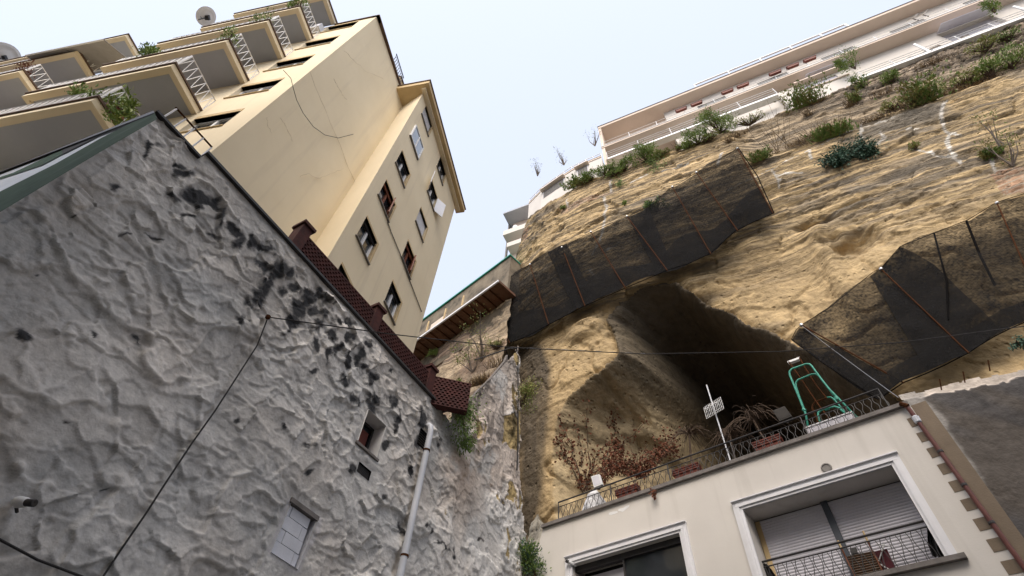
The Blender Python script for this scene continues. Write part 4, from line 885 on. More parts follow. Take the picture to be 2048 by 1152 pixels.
# ================================================================ LOW CURVED HOUSE LEFT OF IT
cur = [(-2.95, -.15), (-4.3, -.2), (-5.55, -.34), (-7.05, -.70), (-8.55, -1.10), (-10.0, -1.8), (-10.35, -3.2), (-10.5, -7.0)]
ctz = 40.9; cbz = 34.0
ch_ = thing('curved_house', CL.P(-6.5, -3, cbz + 1.6), 'low white house with a curved front and two shuttered windows at the cliff corner', 'house')
front = [CL.P(a, o - .25, 0) for a, o in cur]
body = front + [CL.P(-3.0, -8, 0)]
MB().prism([p + Vector((0, 0, cbz)) for p in body], Vector((0, 0, ctz - cbz))).build('wall', M['white_plaster'], ch_)
mb = MB()
for dz, hh, g_ in ((0, .16, .06),):
    mb.prism([CL.P(a, o - .25 + g_, ctz + dz) for a, o in cur] + [CL.P(-3.0, -8.1, ctz + dz)], Vector((0, 0, hh)))
rf = mb.build('roof_edge', M['pink_plaster'], ch_)
mb = MB(); pts = [CL.P(a, o - .35, 0) for a, o in cur[:-1]]
for dz in (.55, 1.0): mb.tube([p + Vector((0, 0, ctz + dz)) for p in pts], .03, 5)
for p in pts + [(pts[i] + pts[i + 1]) / 2 for i in range(len(pts) - 1)]: mb.tube([p + Vector((0, 0, ctz + .1)), p + Vector((0, 0, ctz + 1.0))], .03, 5)
mb.build('roof_railing', M['white_paint'], ch_)
mb = MB()
for i in range(len(pts) - 2):
    p, q = pts[i], pts[i + 1]; n_ = Vector((-(q - p).y, (q - p).x, 0)).normalized() * .05
    mb.hexa([p + Vector((0, 0, ctz + .15)), q + Vector((0, 0, ctz + .15)), q + n_ + Vector((0, 0, ctz + .15)), p + n_ + Vector((0, 0, ctz + .15)), p + Vector((0, 0, ctz + .5)), q + Vector((0, 0, ctz + .5)), q + n_ + Vector((0, 0, ctz + .5)), p + n_ + Vector((0, 0, ctz + .5))])
mb.build('rusty_planter_band', M['rust'], ch_)
def seg_frame(i):
    p, q = front[i], front[i + 1]; u = (q - p); az = math.degrees(math.atan2(u.x, u.y)); a = R(az); nd = Vector((-math.cos(a), math.sin(a), 0))
    if nd.dot(p - EYE) < 0: nd = -nd
    f = Frame(az, (p - EYE).dot(nd)); f.nd = nd; return f
for i, (x0, y0, x1, y1) in ((1, (1155, 343, 1175, 330)), (3, (1087, 383, 1128, 360))):
    f = seg_frame(i); a0, z0 = f.pix(x0, y0); a1, z1 = f.pix(x1, y1); a0, a1 = sorted((a0, a1)); zm = (z0 + z1) / 2
    w_ = MB().fbox(f, a0, a1, -.02, .03, zm - 1.0, zm + .1).build('window', M['shutter'], ch_)
    MB().fbox(f, a0 - .15, a1 + .15, 0, .35, zm + .12, zm + .24).build('canopy', M['pink_plaster'], w_)
    s_ = MB()
    for k in range(8): s_.fbox(f, a0 + .04, a1 - .04, .03, .05, zm - .98 + k * .135, zm - .90 + k * .135)
    s_.build('slats', M['lamp_grey'], w_)
# ================================================================ HOUSE CORNER SEEN BEHIND THE CLIFF EDGE
FB = Frame(118.5, 24.0)
q = lambda x, y: FB.pix(x, y)
fbk = thing('far_house', FB.P(-11, -3, 30), 'corner of a grey-beige house with a covered balcony peeking from behind the cliff edge', 'house')
r0 = q(1006, 428); r1 = q(1060, 408)
MB().fbox(FB, r0[0], r0[0] + 6, -4, 0, r0[1], r0[1] + .25).build('roof', M['soffit'], fbk)
MB().fbox(FB, r0[0] + .5, r0[0] + 6, -4, -1.5, r0[1] - 12, r0[1]).build('wall', M['pink_plaster'], fbk)
bz = q(1016, 456)[1]
b_ = MB().fbox(FB, r0[0] + .25, r0[0] + 6, -1.5, -.1, bz - .9, bz - .1).build('balcony', M['white_plaster'], fbk)
MB().fbox(FB, r0[0] + .6, r0[0] + 6, -1.5, -.5, bz - 2.6, bz - 1.9).build('lower_slab', M['white_plaster'], fbk)
MB().fbox(FB, r0[0], r0[0] + .15, -1.6, -1.35, bz - 9, r0[1]).build('post', M['lamp_grey'], fbk)
MB().lathe(FB.P(r0[0] + 1.3, -.6, bz - .1), (0, 0, 1), [(.0, 0), (.28, .02), (.30, .8), (.2, 1.0), (0, 1.05)], 12).build('water_heater', M['white_paint'], fbk)
# ================================================================ WALKWAY BUILDING DOWN THE SLOPE
SW = Frame(137, 13.0)
sw_ = thing('walkway_building', ST.P(-20, -2, 24), 'long low building with a rusted overhanging walkway and white rail beyond the brick parapet', 'building')
a0 = SW.pix(800, 722)[0]; a1 = SW.pix(998, 556)[0]; wz = SW.pix(920, 617)[1]; tz = ST.pix(930, 580)[1]
MB().fbox(SW, a0 - 6, a1, -1.9, 0, wz - .1, wz + .1).build('walkway_slab', M['rust_sheet'], sw_)
mb = MB()
for k in range(int((a1 - a0 + 6) / .62)): a = a0 - 6 + k * .62; mb.fbox(SW, a, a + .05, -1.6, -.05, wz - .18, wz - .1)
mb.build('joist', M['rust'], sw_)
MB().fbox(SW, a0 - 6, a1, -.05, .05, wz - .11, wz + .04).build('edge_beam', M['white_trim'], sw_)
MB().fbox(ST, a0 - 10, ST.pix(1022, 508)[0], -4, 0, wz - 2, tz).build('wall', PM('stained tan render', (.23, .19, .135), (.07, .06, .045), 1.1, c3=(.17, .14, .10), bump=.3), sw_)
MB().fbox(ST, a0 - 10, ST.pix(1023, 508)[0], -4.1, .12, tz, tz + .12).build('green_roof_edge', M['green_paint'], sw_)
mb = MB()
for k in range(int((a1 - a0 + 3) / 1.75)):
    a = a0 - 3 + k * 1.75; mb.fbox(SW, a, a + .09, -.06, .02, wz + .2, wz + 1.25)
mb.build('rail_post', M['ochre'], sw_)
mb = MB()
for k in range(int((a1 - a0) / 3.5)): a = a0 - 1 + k * 3.5; mb.fbox(SW, a, a + 1.5, -.2, -.14, wz + .25, wz + .85)
mb.build('rail_panel', M['pink_plaster'], sw_)
# ================================================================ HOUSE UNDER THE CAVE
hs = thing('cave_house', HF.P(-4.5, -2, -1.6), 'cream house with white window mouldings and a railed roof terrace before the cave', 'house')
hz = 9.31
lo = (-3.62, 0.02, 5.80, 7.98); lw_ = (-9.02, -5.47, 3.5, 7.86)
mb = MB(); wall_holes(mb, HF, -10.15, 1.38, -1.6, hz, [lo, lw_], 0, .72)
lp = [HF.pix(*p) for p in [(1086, 1058), (1088, 1082), (1072, 1110), (1062, 1152)]]
mb.poly([HF.P(-10.15, 0, hz)] + [HF.P(a, -.02, z) for a, z in lp] + [HF.P(lp[-1][0], -.02, -1.6), HF.P(-10.15, 0, -1.6)])
mb.build('facade', M['cream_plaster'], hs)
mb = MB(); mb.poly([HF.P(1.38, 0, -1.6), HF.P(1.38, -6, -1.6), HF.P(1.38, -6, hz), HF.P(1.38, 0, hz)]); mb.poly([HF.P(-10.6, -.1, -1.6), HF.P(-10.6, -6, -1.6), HF.P(-10.6, -6, hz - .3), HF.P(-10.6, -.1, hz - .3)]); mb.build('side_wall', M['cream_plaster'], hs)
ts = MB().fbox(HF, -10.15, 1.05, -7.5, .10, hz, hz + .11).build('terrace_slab', M['stone_trim'], hs)
# brown toothed corner blocks
z1 = HF.pix(1830, 868); z8 = HF.pix(2003, 1123); pit = (z1[1] - z8[1]) / 7; qa = (z1[0] + z8[0]) / 2
mb = MB()
mb.fbox(HF, qa + .24, 1.40, -.01, .006, -1.6, hz - .005)
for k in range(-1, 23): 
    zt_ = z1[1] - k * pit
    if zt_ - .6 * pit > -1.5 and zt_ < hz: mb.fbox(HF, qa, qa + .24, -.01, .009, zt_ - .58 * pit, zt_)
mb.build('corner_blocks', M['quoin'], hs)
pp = [HF.at(1812, 812, .12), HF.at(1818, 818, .10), HF.at(1900, 930, .10), HF.at(2045, 1130, .10), HF.at(2250, 1410, .1)]
dpp = MB().tube(pp, .05, 8).build('drain_pipe', M['red_pipe'], hs, smooth=True)
MB().tube([HF.at(1800, 807, .14), HF.at(1816, 812, .14)], .055, 8).build('spout', M['rust'], dpp)
a, z = HF.pix(1838, 846, .1); MB().lathe(HF.P(a, .10, z), (0, 0, 1), [(.05, 0), (.075, .02), (.085, .16), (.05, .2)], 10).build('joint', M['pvc'], dpp)
for x, y in ((1882, 905), (1930, 972), (1985, 1048)):
    a, z = HF.pix(x, y, .1); MB().lathe(HF.P(a, .10, z), (0, 0, 1), [(.05, 0), (.062, 0), (.062, .05), (.05, .05)], 10).build('bracket', M['iron'], dpp)
# white moulded surrounds, three steps
def surround(mb, h, bottom=None):
    a0, a1, z0, z1 = h; zb_ = bottom if bottom is not None else z0
    for t0, t1, o in ((0, .07, .05), (.07, .15, .085), (.15, .235, .06)):
        mb.fbox(HF, a0 - t1, a0 - t0, -.02, o, zb_, z1 + t0); mb.fbox(HF, a1 + t0, a1 + t1, -.02, o, zb_, z1 + t0); mb.fbox(HF, a0 - t1, a1 + t1, -.02, o + .003, z1 + t0, z1 + t1)
    mb.fbox(HF, a0 - .25, a1 + .25, -.02, .12, z1 + .235, z1 + .262)
# loggia
lg = MB(); surround(lg, lo); lg_o = lg.build('loggia_surround', M['white_trim'], hs)
MB().fbox(HF, lo[0] - .35, lo[1] + .35, -.75, .12, lo[2] - .10, lo[2]).build('loggia_sill', M['stone_trim'], hs)
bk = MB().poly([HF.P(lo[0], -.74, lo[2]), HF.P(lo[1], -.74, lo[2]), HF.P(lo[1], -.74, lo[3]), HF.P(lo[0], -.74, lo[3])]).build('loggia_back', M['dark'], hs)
sm = HF.pix(1650, 1010, -.7)[0]
for b0, b1 in ((lo[0] + .14, sm - .08), (sm + .08, lo[1] - .01)):
    mb = MB(); n = 30; zz_ = np.linspace(lo[2] + .0, lo[3] - .03, n * 4 + 1)
    prof = [(-.70 + .014 * abs(math.sin(math.pi * k / 4)), float(z)) for k, z in enumerate(zz_)]
    for k in range(len(prof) - 1): mb.poly([HF.P(b0, prof[k][0], prof[k][1]), HF.P(b1, prof[k][0], prof[k][1]), HF.P(b1, prof[k + 1][0], prof[k + 1][1]), HF.P(b0, prof[k + 1][0], prof[k + 1][1])])
    mb.build('roller_shutter', M['shutter'], hs)
MB().fbox(HF, sm - .08, sm + .08, -.72, -.64, lo[2], lo[3] - .01).build('shutter_post', PM('blue grey metal', (.075, .085, .105), (.05, .058, .07), 2, rough=.5), hs)
MB().fbox(HF, lo[0] + .01, lo[0] + .14, -.72, -.70, lo[2], lo[3] - .02).build('door_jamb', M['ochre'], hs)
def lyre_rail(mb, a0, a1, o, z0, z1, step=.105, amp=.036):
    n = int((a1 - a0) / step)
    for i in range(n + 1):
        a = a0 + (a1 - a0) * i / n; sg = 1 if i % 2 else -1
        mb.tube([HF.P(a + sg * amp * math.sin(t / 8 * 2 * math.pi * 1.0), o, z0 + (z1 - z0) * t / 8) for t in range(9)], .0105, 4)
rz_ = HF.pix(1690, 1082, -.25)[1]
mb = MB(); lyre_rail(mb, lo[0] + .03, lo[1] - .03, -.25, lo[2] + .05, rz_ - .14)
for z_, r_ in ((rz_, .026), (rz_ - .13, .016), (lo[2] + .06, .014)): mb.tube([HF.P(lo[0], -.25, z_), HF.P(lo[1], -.25, z_)], r_, 6)
mb.build('loggia_railing', M['iron'], hs)
# left window
mb = MB(); surround(mb, lw_); mb.build('window_surround', M['white_trim'], hs)
mm = HF.pix(1247, 1100, -.2)[0]
gl = MB().fbox(HF, mm, lw_[1], -.26, -.22, lw_[2], lw_[3] - .16).build('window', M['sky_dim'] if 'sky_dim' in M else M['glass'], hs)
mb = MB(); mb.fbox(HF, lw_[0], lw_[1], -.30, -.14, lw_[3] - .17, lw_[3] - .0); mb.fbox(HF, mm - .05, mm, -.3, -.16, lw_[2], lw_[3] - .17); mb.fbox(HF, lw_[1] - .05, lw_[1], -.3, -.16, lw_[2], lw_[3] - .17); mb.build('frame', M['iron'], gl)
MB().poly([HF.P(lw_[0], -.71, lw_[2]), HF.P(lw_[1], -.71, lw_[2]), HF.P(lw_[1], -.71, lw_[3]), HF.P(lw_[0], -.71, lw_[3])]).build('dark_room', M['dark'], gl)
mb = MB(); n = 9; a0, a1 = lw_[0] + .12, mm - .1; zt_ = lw_[3] - .25; pts = [(a0, zt_), (a1, zt_)]
for i in range(n, -1, -1):
    a = a0 + (a1 - a0) * i / n; pts.append((a, zt_ - .34)); 
    if i: pts.append((a - (a1 - a0) / n / 2, zt_ - .44))
mb.prism([HF.P(a, -.42, z) for a, z in pts], HF.nd * .02); mb.build('scalloped_valance', M['shutter'], gl)
tl = thing('tube_lamp', HF.at(1135, 1122, .2), 'short white tube lamp with black end in the dark window corner', 'lamp')
MB().tube([HF.at(1137, 1124, .16), HF.at(1152, 1131, -.05)], .045, 8).build('tube', M['white_paint'], tl); MB().tube([HF.at(1132, 1121, .2), HF.at(1137, 1124, .16)], .055, 8).build('end_cap', M['iron'], tl)
a, z = HF.pix(1653, 936); vn_ = MB().lathe(HF.P(a, 0, z), -HF.nd, [(.13, .0), (.13, .015), (.10, .03), (.09, .012), (0, .012)], 18).build('round_vent', M['lamp_grey'], hs)
mb = MB()
for pl in ([(632, 372), (640, 352), (680, 340), (725, 336), (730, 352), (690, 370), (655, 378)], [(735, 335), (740, 312), (790, 300), (820, 280), (855, 270), (852, 292), (820, 318), (785, 345), (760, 338)]):
    mb.prism([HF.P(*(lambda q: (q[0], .004, q[1]))(HF.pix(x, y))) for x, y in c_(1100, 960, 5.39, pl)], HF.nd * .01)
mb.build('bare_patch', M['white_paint'], hs)
# terrace railing
TO = .03; rt = HF.pix(1550, 851, TO)[1]; rb = hz + .14
RA0 = HF.pix(1117, 1030, TO)[0]; RA1 = HF.pix(1770, 800, TO)[0]
tr_ = thing('terrace_railing', HF.P((RA0 + RA1) / 2, TO, hz + .11), 'black wrought iron railing with wavy bars along the roof terrace', 'railing')
mb = MB(); lyre_rail(mb, RA0 + .02, RA1, TO, rb, rt - .17, .108, .034); mb.build('wavy_bars', M['iron'], tr_)
mb = MB()
for z_, r_ in ((rt, .024), (rt - .17, .013), (rb, .013)): mb.tube([HF.P(RA0, TO, z_), HF.P(RA1, TO, z_)], r_, 6)
mb.build('handrail', M['rust'] if False else M['iron'], tr_)
for k in range(6): a = RA0 + (RA1 - RA0) * k / 5; MB().tube([HF.P(a, TO, hz + .1), HF.P(a, TO, rt)], .018, 6).build('post', M['iron'], tr_)
# planters
pl0 = None
for (x0, x1, y, lab) in ((1511, 1571, 893, 'longest terracotta trough on the terrace, between the aerial and the floodlight'), (1353, 1407, 951, 'terracotta trough in the middle of the terrace under the dry palm'), (1240, 1284, 996, 'short terracotta trough under the red creeper near the white rock')):
    a0 = HF.pix(x0, y, -.35)[0]; a1 = HF.pix(x1, y, -.35)[0]; ac = (a0 + a1) / 2; L_ = (a1 - a0) / 2
    p = thing('planter', HF.P(ac, -.35, hz + .11), lab, 'planter', 'terracotta planters on the terrace')
    z = hz + .12; zt_ = hz + .52; P_ = HF.P
    MB().hexa([P_(ac - L_ + .05, -.28, z), P_(ac + L_ - .05, -.28, z), P_(ac + L_ - .05, -.10, z), P_(ac - L_ + .05, -.10, z), P_(ac - L_, -.32, zt_), P_(ac + L_, -.32, zt_), P_(ac + L_, -.07, zt_), P_(ac - L_, -.07, zt_)]).build('trough', M['terracotta'], p)
    mb = MB()
    for k in range(3): mb.fbox(HF, ac - L_ - .015, ac + L_ + .015, -.335, -.055, zt_ - .04 - .07 * k, zt_ - .07 * k)
    mb.build('rim', M['terracotta'], p)
t0 = HF.pix(1617, 868, -.35)[0]; t1 = HF.pix(1711, 838, -.35)[0]
zt = thing('metal_trough', HF.P((t0 + t1) / 2, -.35, hz + .11), 'long grey metal trough standing at the foot of the green tube frame', 'trough')
MB().fbox(HF, t0, t1, -.32, -.08, hz + .12, hz + .40).build('trough', M['shutter'], zt); mb = MB().fbox(HF, t0 - .02, t1 + .02, -.34, -.06, hz + .40, hz + .44); mb.build('rim', M['white_trim'], zt)
# aerial
AO = -.6
an = thing('aerial', HF.at(1462, 925, AO), 'tall grey television aerial with a grid reflector standing on the terrace', 'aerial')
m0 = HF.at(1464, 932, AO); m1 = HF.at(1413, 770, AO); MB().tube([m0, m1], .022, 6).build('mast', M['pvc'], an)
cs = [HF.at(x, y, AO + .1) for x, y in c_(1380, 690, 3.657, [(100, 458), (222, 380), (248, 465), (122, 540)])]
mb = MB()
for k in range(12): t = k / 11; mb.tube([cs[0].lerp(cs[1], t), cs[3].lerp(cs[2], t)], .009, 4)
for t in (0, .2, .5, .8, 1): mb.tube([cs[0].lerp(cs[3], t), cs[1].lerp(cs[2], t)], .011, 4)
mb.build('grid_reflector', M['white_paint'], an)
mb = MB()
for t in (.2, .5, .8): q = cs[0].lerp(cs[1], t).lerp(cs[3].lerp(cs[2], t), .5) - HF.nd * .12; mb.tube([q - HF.u * .09 + Vector((0, 0, .06)), q, q + HF.u * .09 + Vector((0, 0, .06))], .016, 5); mb.tube([q, q + HF.nd * .12], .012, 4)
mb.build('dipole', M['white_paint'], an)
# floodlights
def flood(corners, o, lab, mt):
    q = [HF.at(x, y, o) for x, y in corners]; c = sum(q, Vector()) / 4
    t = thing('floodlight', Vector((c.x, c.y, min(p.z for p in q) - .1)), lab, 'floodlight', 'floodlights on the terrace rail')
    MB().prism(q, HF.nd * .10).build('housing', mt, t)
    qi = [c + (p - c) * .82 - HF.nd * .006 for p in q]; MB().prism(qi, HF.nd * .004).build('lens', M['flood_grey'] if mt is not M['white_paint'] else M['shutter'], t)
    mb = MB(); b_ = (q[2] + q[3]) / 2; mb.tube([q[3] + HF.nd * .05, b_ + HF.nd * .05 + Vector((0, 0, -.12)), q[2] + HF.nd * .05], .016, 5); mb.build('bracket', M['iron'], t)
flood([(1545, 821), (1569, 812), (1584, 832), (1559, 842)], -.1, 'square grey floodlight tilted on the terrace rail left of the green frame', M['flood_grey'])
flood([(1182, 953), (1198, 948), (1204, 968), (1188, 975)], -.05, 'small white floodlight on the terrace rail above the white rock', M['white_paint'])
# green tube frame
GO = -1.1
gf = thing('tubular_frame', HF.at(1670, 850, GO), 'chipped green frame of bent tubes leaning on the terrace rail in the cave mouth', 'stand')
c7 = lambda pts, o: [HF.at(x, y, o) for x, y in c_(1380, 690, 3.657, pts)]
mb = MB(); mb.tube(c7([(875, 660), (845, 500), (805, 400), (730, 220), (728, 195), (745, 175), (850, 138), (875, 140), (892, 155), (950, 235), (1020, 325), (1085, 390), (1235, 545)], GO + .5), .03, 8); mb.build('outer_hoop', M['green_paint'], gf, smooth=True)
mb = MB(); mb.tube(c7([(840, 480), (800, 380), (775, 300), (775, 275), (790, 255), (890, 214), (920, 212), (940, 222), (1030, 340), (1075, 400)], GO + .3), .028, 8); mb.build('inner_hoop', M['green_paint'], gf, smooth=True)
mb = MB(); mb.tube(c7([(965, 608), (938, 520), (938, 495), (955, 478), (1010, 460), (1060, 450), (1090, 460), (1165, 530)], GO + .6), .028, 8); mb.tube(c7([(1000, 385), (1030, 382), (1050, 395), (1090, 440), (1165, 530)], GO), .026, 8); mb.build('low_hoop', M['green_paint'], gf, smooth=True)
mb = MB(); mb.tube(c7([(950, 590), (895, 465), (897, 440), (915, 418), (1000, 385)], GO), .026, 8); mb.tube(c7([(722, 122), (800, 230), (880, 350), (945, 445), (1050, 580)], GO + .15), .022, 6); mb.tube(c7([(800, 92), (850, 180), (920, 290), (1000, 390)], GO + .15), .022, 6); mb.build('rusty_tube', M['rust'], gf)
mb = MB(); q = c7([(712, 118), (800, 86), (804, 98), (716, 131)], GO + .15); mb.prism(q, HF.nd * .12); mb.build('top_bar', M['white_paint'], gf)
mb = MB()
for pts in ([(865, 650), (890, 648)], [(1215, 530), (1240, 548)], [(1065, 380), (1080, 400)], [(825, 470), (845, 480)], [(985, 470), (1015, 462)]): mb.tube(c7(pts, GO + .5), .05, 8)
mb.build('joint', M['green_paint'], gf)
# white-washed rock
bx = thing('painted_rock', HF.at(1170, 1010, -.7), 'white-washed pointed rock at the left end of the terrace', 'rock')
qa_ = [HF.pix(x, y, -.7) for x, y in ((1124, 1015), (1168, 958), (1222, 1015))]
n = 26; A_g = np.linspace(qa_[0][0] - .1, qa_[2][0] + .1, n); Zg = np.linspace(0, 1, n); S3, T3 = np.meshgrid(A_g, Zg)
top = np.interp(A_g, [qa_[0][0] - .1, qa_[0][0] + .25, qa_[1][0] - .2, qa_[1][0], qa_[2][0] + .1], [hz + .4, hz + .55, qa_[1][1] - .12, qa_[1][1], hz - .05]) + .05 * fbm(A_g * 5, A_g * 0, 3, 401)
Z3 = hz + .05 + T3 * (top[None] - hz); O3 = -.7 - .7 * T3 ** 1.5 + .14 * fbm(S3 * 4, Z3 * 4, 3, 403) - .12 * ((S3 - qa_[1][0]) / .8) ** 2
C3 = np.array([.66, .66, .68]) * (1 + .3 * fbm(S3 * 3, Z3 * 3, 4, 405))[..., None]; mk = (fbm(S3 * 3, Z3 * 4, 4, 407) > .28)[..., None] * .6; C3 = C3 * (1 - mk) + .15 * mk
sheet('rock_face', HF.arr(S3, O3, Z3), np.ones((n - 1, n - 1), bool), M['tuff'], C3, bx)
sheet('rock_back', HF.arr(S3, O3 - .9 * (1 - T3) - .05, Z3), np.ones((n - 1, n - 1), bool), M['tuff'], C3, bx)
# things standing in the loggia
c8 = lambda pts, o: [HF.at(x, y, o) for x, y in c_(1400, 860, 3.1605, pts)]
fc = thing('folding_chair', HF.P(-1.0, -.45, lo[2]), 'folded slatted wooden chair with yellow tipped posts behind the loggia railing', 'chair')
for pts in ([(872, 700), (905, 770), (985, 940)], [(1030, 640), (1075, 735), (1165, 915)]):
    q = c8(pts, -.36); MB().tube(q, .020, 6).build('post', M['brown_wood'], fc); MB().tube([q[0], q[0].lerp(q[1], .75)], .023, 6).build('post_tip', M['ochre'], fc)
q = c8([(930, 800), (1100, 765), (1160, 895), (985, 935)], -.38); mb = MB(); mb.prism(q, HF.nd * .015); mb.build('panel', M['brown_wood'], fc)
mb = MB()
for k in range(9): t = (k + .3) / 9; p0_, p1_ = q[0].lerp(q[3], t), q[1].lerp(q[2], t); mb.tube([p0_ - HF.nd * .02, p1_ - HF.nd * .02], .014, 4)
mb.build('slats', M['quoin'], fc)
ib = thing('folded_table', HF.P(-.55, -.55, lo[2]), 'maroon folded table with white legs behind the loggia railing', 'table')
mb = MB(); mb.prism(c8([(1090, 770), (1180, 750), (1240, 880), (1140, 890)], -.5), HF.nd * .03); mb.build('top', PM('maroon board', (.10, .02, .03), (.07, .015, .02), 3), ib)
for pts in ([(1165, 720), (1130, 830)], [(1140, 850), (1210, 890)], [(1120, 720), (1215, 740)]): MB().tube(c8(pts, -.46), .014, 5).build('leg', M['white_paint'], ib)
rd = MB(); rd.prism(c8([(945, 750), (985, 740), (998, 775), (955, 785)], -.5), HF.nd * .06); tag(rd.build('small_radio', M['iron']), 'small black box above the wooden chair in the loggia', 'box')
def drape(pts, o, lab):
    q = c8(pts, o); mb = MB(); n = len(q) // 2; L_ = q[:n]; R_ = q[n:]
    rows = []
    for a_, b_ in zip(L_, R_): rows.append([a_.lerp(b_, t / 10) - HF.nd * (.05 * math.sin(t * 2.1)) for t in range(11)])
    for r0, r1 in zip(rows[:-1], rows[1:]):
        for t in range(10): mb.poly([r0[t], r0[t + 1], r1[t + 1], r1[t]]); mb.poly([r0[t] + HF.nd * .02, r0[t + 1] + HF.nd * .02, r1[t + 1] + HF.nd * .02, r1[t] + HF.nd * .02])
    tag(mb.build('hanging_cloth', M['cable'], smooth=True), lab, 'cloth')
drape([(1436, 622), (1438, 720), (1470, 800), (1448, 630), (1500, 715), (1555, 805)], -.3, 'black cloth hanging over the right end of the loggia railing')
drape([(382, 838), (388, 880), (400, 930), (420, 845), (455, 885), (485, 930)], -.3, 'dark cloth hanging over the left end of the loggia railing')
MB().tube(c8([(320, 600), (335, 680), (360, 700), (345, 760), (375, 810)], -.68), .03, 5).build('loose_cable', M['cable'], hs)
# ================================================================ SHADE NETTING ON THE CLIFF
def net_o(s): return float(bend(np.array(s))) + .62
def net_sheet(name, top, bot, mt, parent, lift=0., nu=90, nv=26, seed=1, sag=.26):
    T = resample(top, nu); B = resample(bot, nu)
    P = np.zeros((nv, nu, 3)); U = np.zeros((nv, nu, 3))
    for i in range(nu):
        for j in range(nv):
            t = j / (nv - 1); x, y = T[i] * (1 - t) + B[i] * t
            s0, _ = CL.pix(x, y, .4); o = net_o(s0) + lift
            s0, z0 = CL.pix(x, y, o); P[j, i] = [s0, o, z0]
    S_, O_, Z_ = P[..., 0], P[..., 1], P[..., 2]
    O_ = O_ + sag * fbm(S_ * .5, Z_ * .35, 4, 501) + .05 * fbm(S_ * 1.8, Z_ * .5, 3, 505)
    U[..., 0] = S_; U[..., 1] = Z_
    return sheet(name, CL.arr(S_, O_, Z_), np.ones((nv - 1, nu - 1), bool), mt, U, parent)
topL = [(963, 588), (1010, 562), (1062, 528), (1100, 505), (1125, 495), (1182, 464), (1225, 445), (1258, 432), (1290, 416), (1345, 374), (1393, 345), (1440, 318), (1477, 296)]
botL = [(1020, 686), (1055, 672), (1092, 652), (1130, 632), (1168, 612), (1210, 594), (1250, 576), (1295, 557), (1335, 540), (1375, 528), (1420, 507), (1470, 462), (1500, 447), (1548, 426)]
nl = thing('rock_netting', CL.at(1250, 600, .5), 'long black shade net hung on rusty rods across the cliff above the cave', 'netting', 'black nets on the cliff')
net_sheet('net', topL, botL, M['net'], nl)
def sub(top, bot, a, b, n=12):
    T = resample(top, 400); B = resample(bot, 400); i0, i1 = int(a * 399), int(b * 399)
    return [tuple(p) for p in T[i0:i1 + 1:max(1, (i1 - i0) // n)]], [tuple(p) for p in B[i0:i1 + 1:max(1, (i1 - i0) // n)]]
net_sheet('overlap', [(1096, 506), (1125, 494), (1135, 491)], [(1150, 622), (1168, 613), (1192, 602)], M['net_dense'], nl, .05, 20)
net_sheet('overlap', [(1255, 434), (1290, 416), (1296, 412)], [(1316, 548), (1335, 541), (1347, 535)], M['net_dense'], nl, .05, 20)
T = resample(topL, 60); B = resample(botL, 60)
wv = [.30 + .10 * math.sin(i * .35) for i in range(60)]
net_sheet('hem_overlap', [tuple(T[i] * w_ + B[i] * (1 - w_)) for i, w_ in enumerate(wv)], [tuple(b) for b in B], M['net_dense'], nl, .04, 80, 10)
def rod(parent, p0, p1, o=.16):
    q = []
    for k in range(9):
        x = p0[0] + (p1[0] - p0[0]) * k / 8; y = p0[1] + (p1[1] - p0[1]) * k / 8; s0, _ = CL.pix(x, y, .5); q.append(CL.at(x, y, net_o(s0) + o))
    r_ = MB().tube(q, .027, 5).build('rod', M['rust'], parent)
    MB().lathe(q[0], (0, 0, 1), [(0, -.07), (.07, -.04), (.07, .04), (0, .07)], 8).build('anchor', M['steel'], r_)
for p0, p1 in (((963, 588), (1020, 686)), ((1060, 529), (1097, 648)), ((1124, 495), (1170, 612)), ((1182, 464), (1252, 578)), ((1254, 433), (1335, 541)), ((1345, 374), (1422, 508)), ((1393, 345), (1476, 462)), ((1475, 297), (1546, 426))): rod(nl, p0, p1)
def hem(parent, pts, r=.022):
    q = []
    for x, y in pts: s0, _ = CL.pix(x, y, .5); q.append(CL.at(x, y, net_o(s0) + .1))
    MB().tube(q, r, 5).build('hem_cable', M['black_cloth'], parent)
hem(nl, botL); hem(nl, topL, .014); hem(nl, [topL[0], botL[0]], .02); hem(nl, [topL[-1], (1515, 352), botL[-1]], .03)
nr = thing('rock_netting', CL.at(1800, 800, .5), 'wide black shade net hung on rusty rods to the right of the cave mouth', 'netting', 'black nets on the cliff')
topR = [(1583, 678), (1592, 660), (1604, 649), (1655, 618), (1719, 566), (1745, 545), (1762, 536), (1800, 493), (1868, 466), (1935, 440), (1994, 404), (2060, 384)]
botR = [(1700, 760), (1757, 798), (1785, 780), (1807, 765), (1850, 748), (1890, 730), (1938, 705), (1960, 690), (1990, 672), (2020, 657), (2060, 640)]
net_sheet('net', topR, [(1690, 750), (1720, 772), (1757, 799), (1807, 765), (1850, 748), (1890, 730), (1938, 705), (1960, 690), (1990, 672), (2020, 657), (2060, 640)], M['net'], nr, .05)
net_sheet('overlap', [(1740, 550), (1762, 536), (1800, 493), (1830, 505), (1870, 530)], [(1850, 740), (1880, 735), (1938, 706), (1975, 680), (2000, 660)], M['net_dense'], nr, .10, 50)
net_sheet('overlap', [(1583, 679), (1598, 655), (1610, 655)], [(1735, 790), (1757, 799), (1800, 768)], M['net_dense'], nr, .10, 30)
T = resample(topR, 60); B = resample(botR, 60)
net_sheet('hem_overlap', [tuple(T[i] * .16 + B[i] * .84) for i in range(15, 60)], [tuple(b) for b in B[15:]], M['net_dense'], nr, .09, 60, 8)
for p0, p1 in (((1603, 650), (1808, 766)), ((1762, 538), (1938, 706)), ((1994, 406), (2062, 560))): rod(nr, p0, p1)
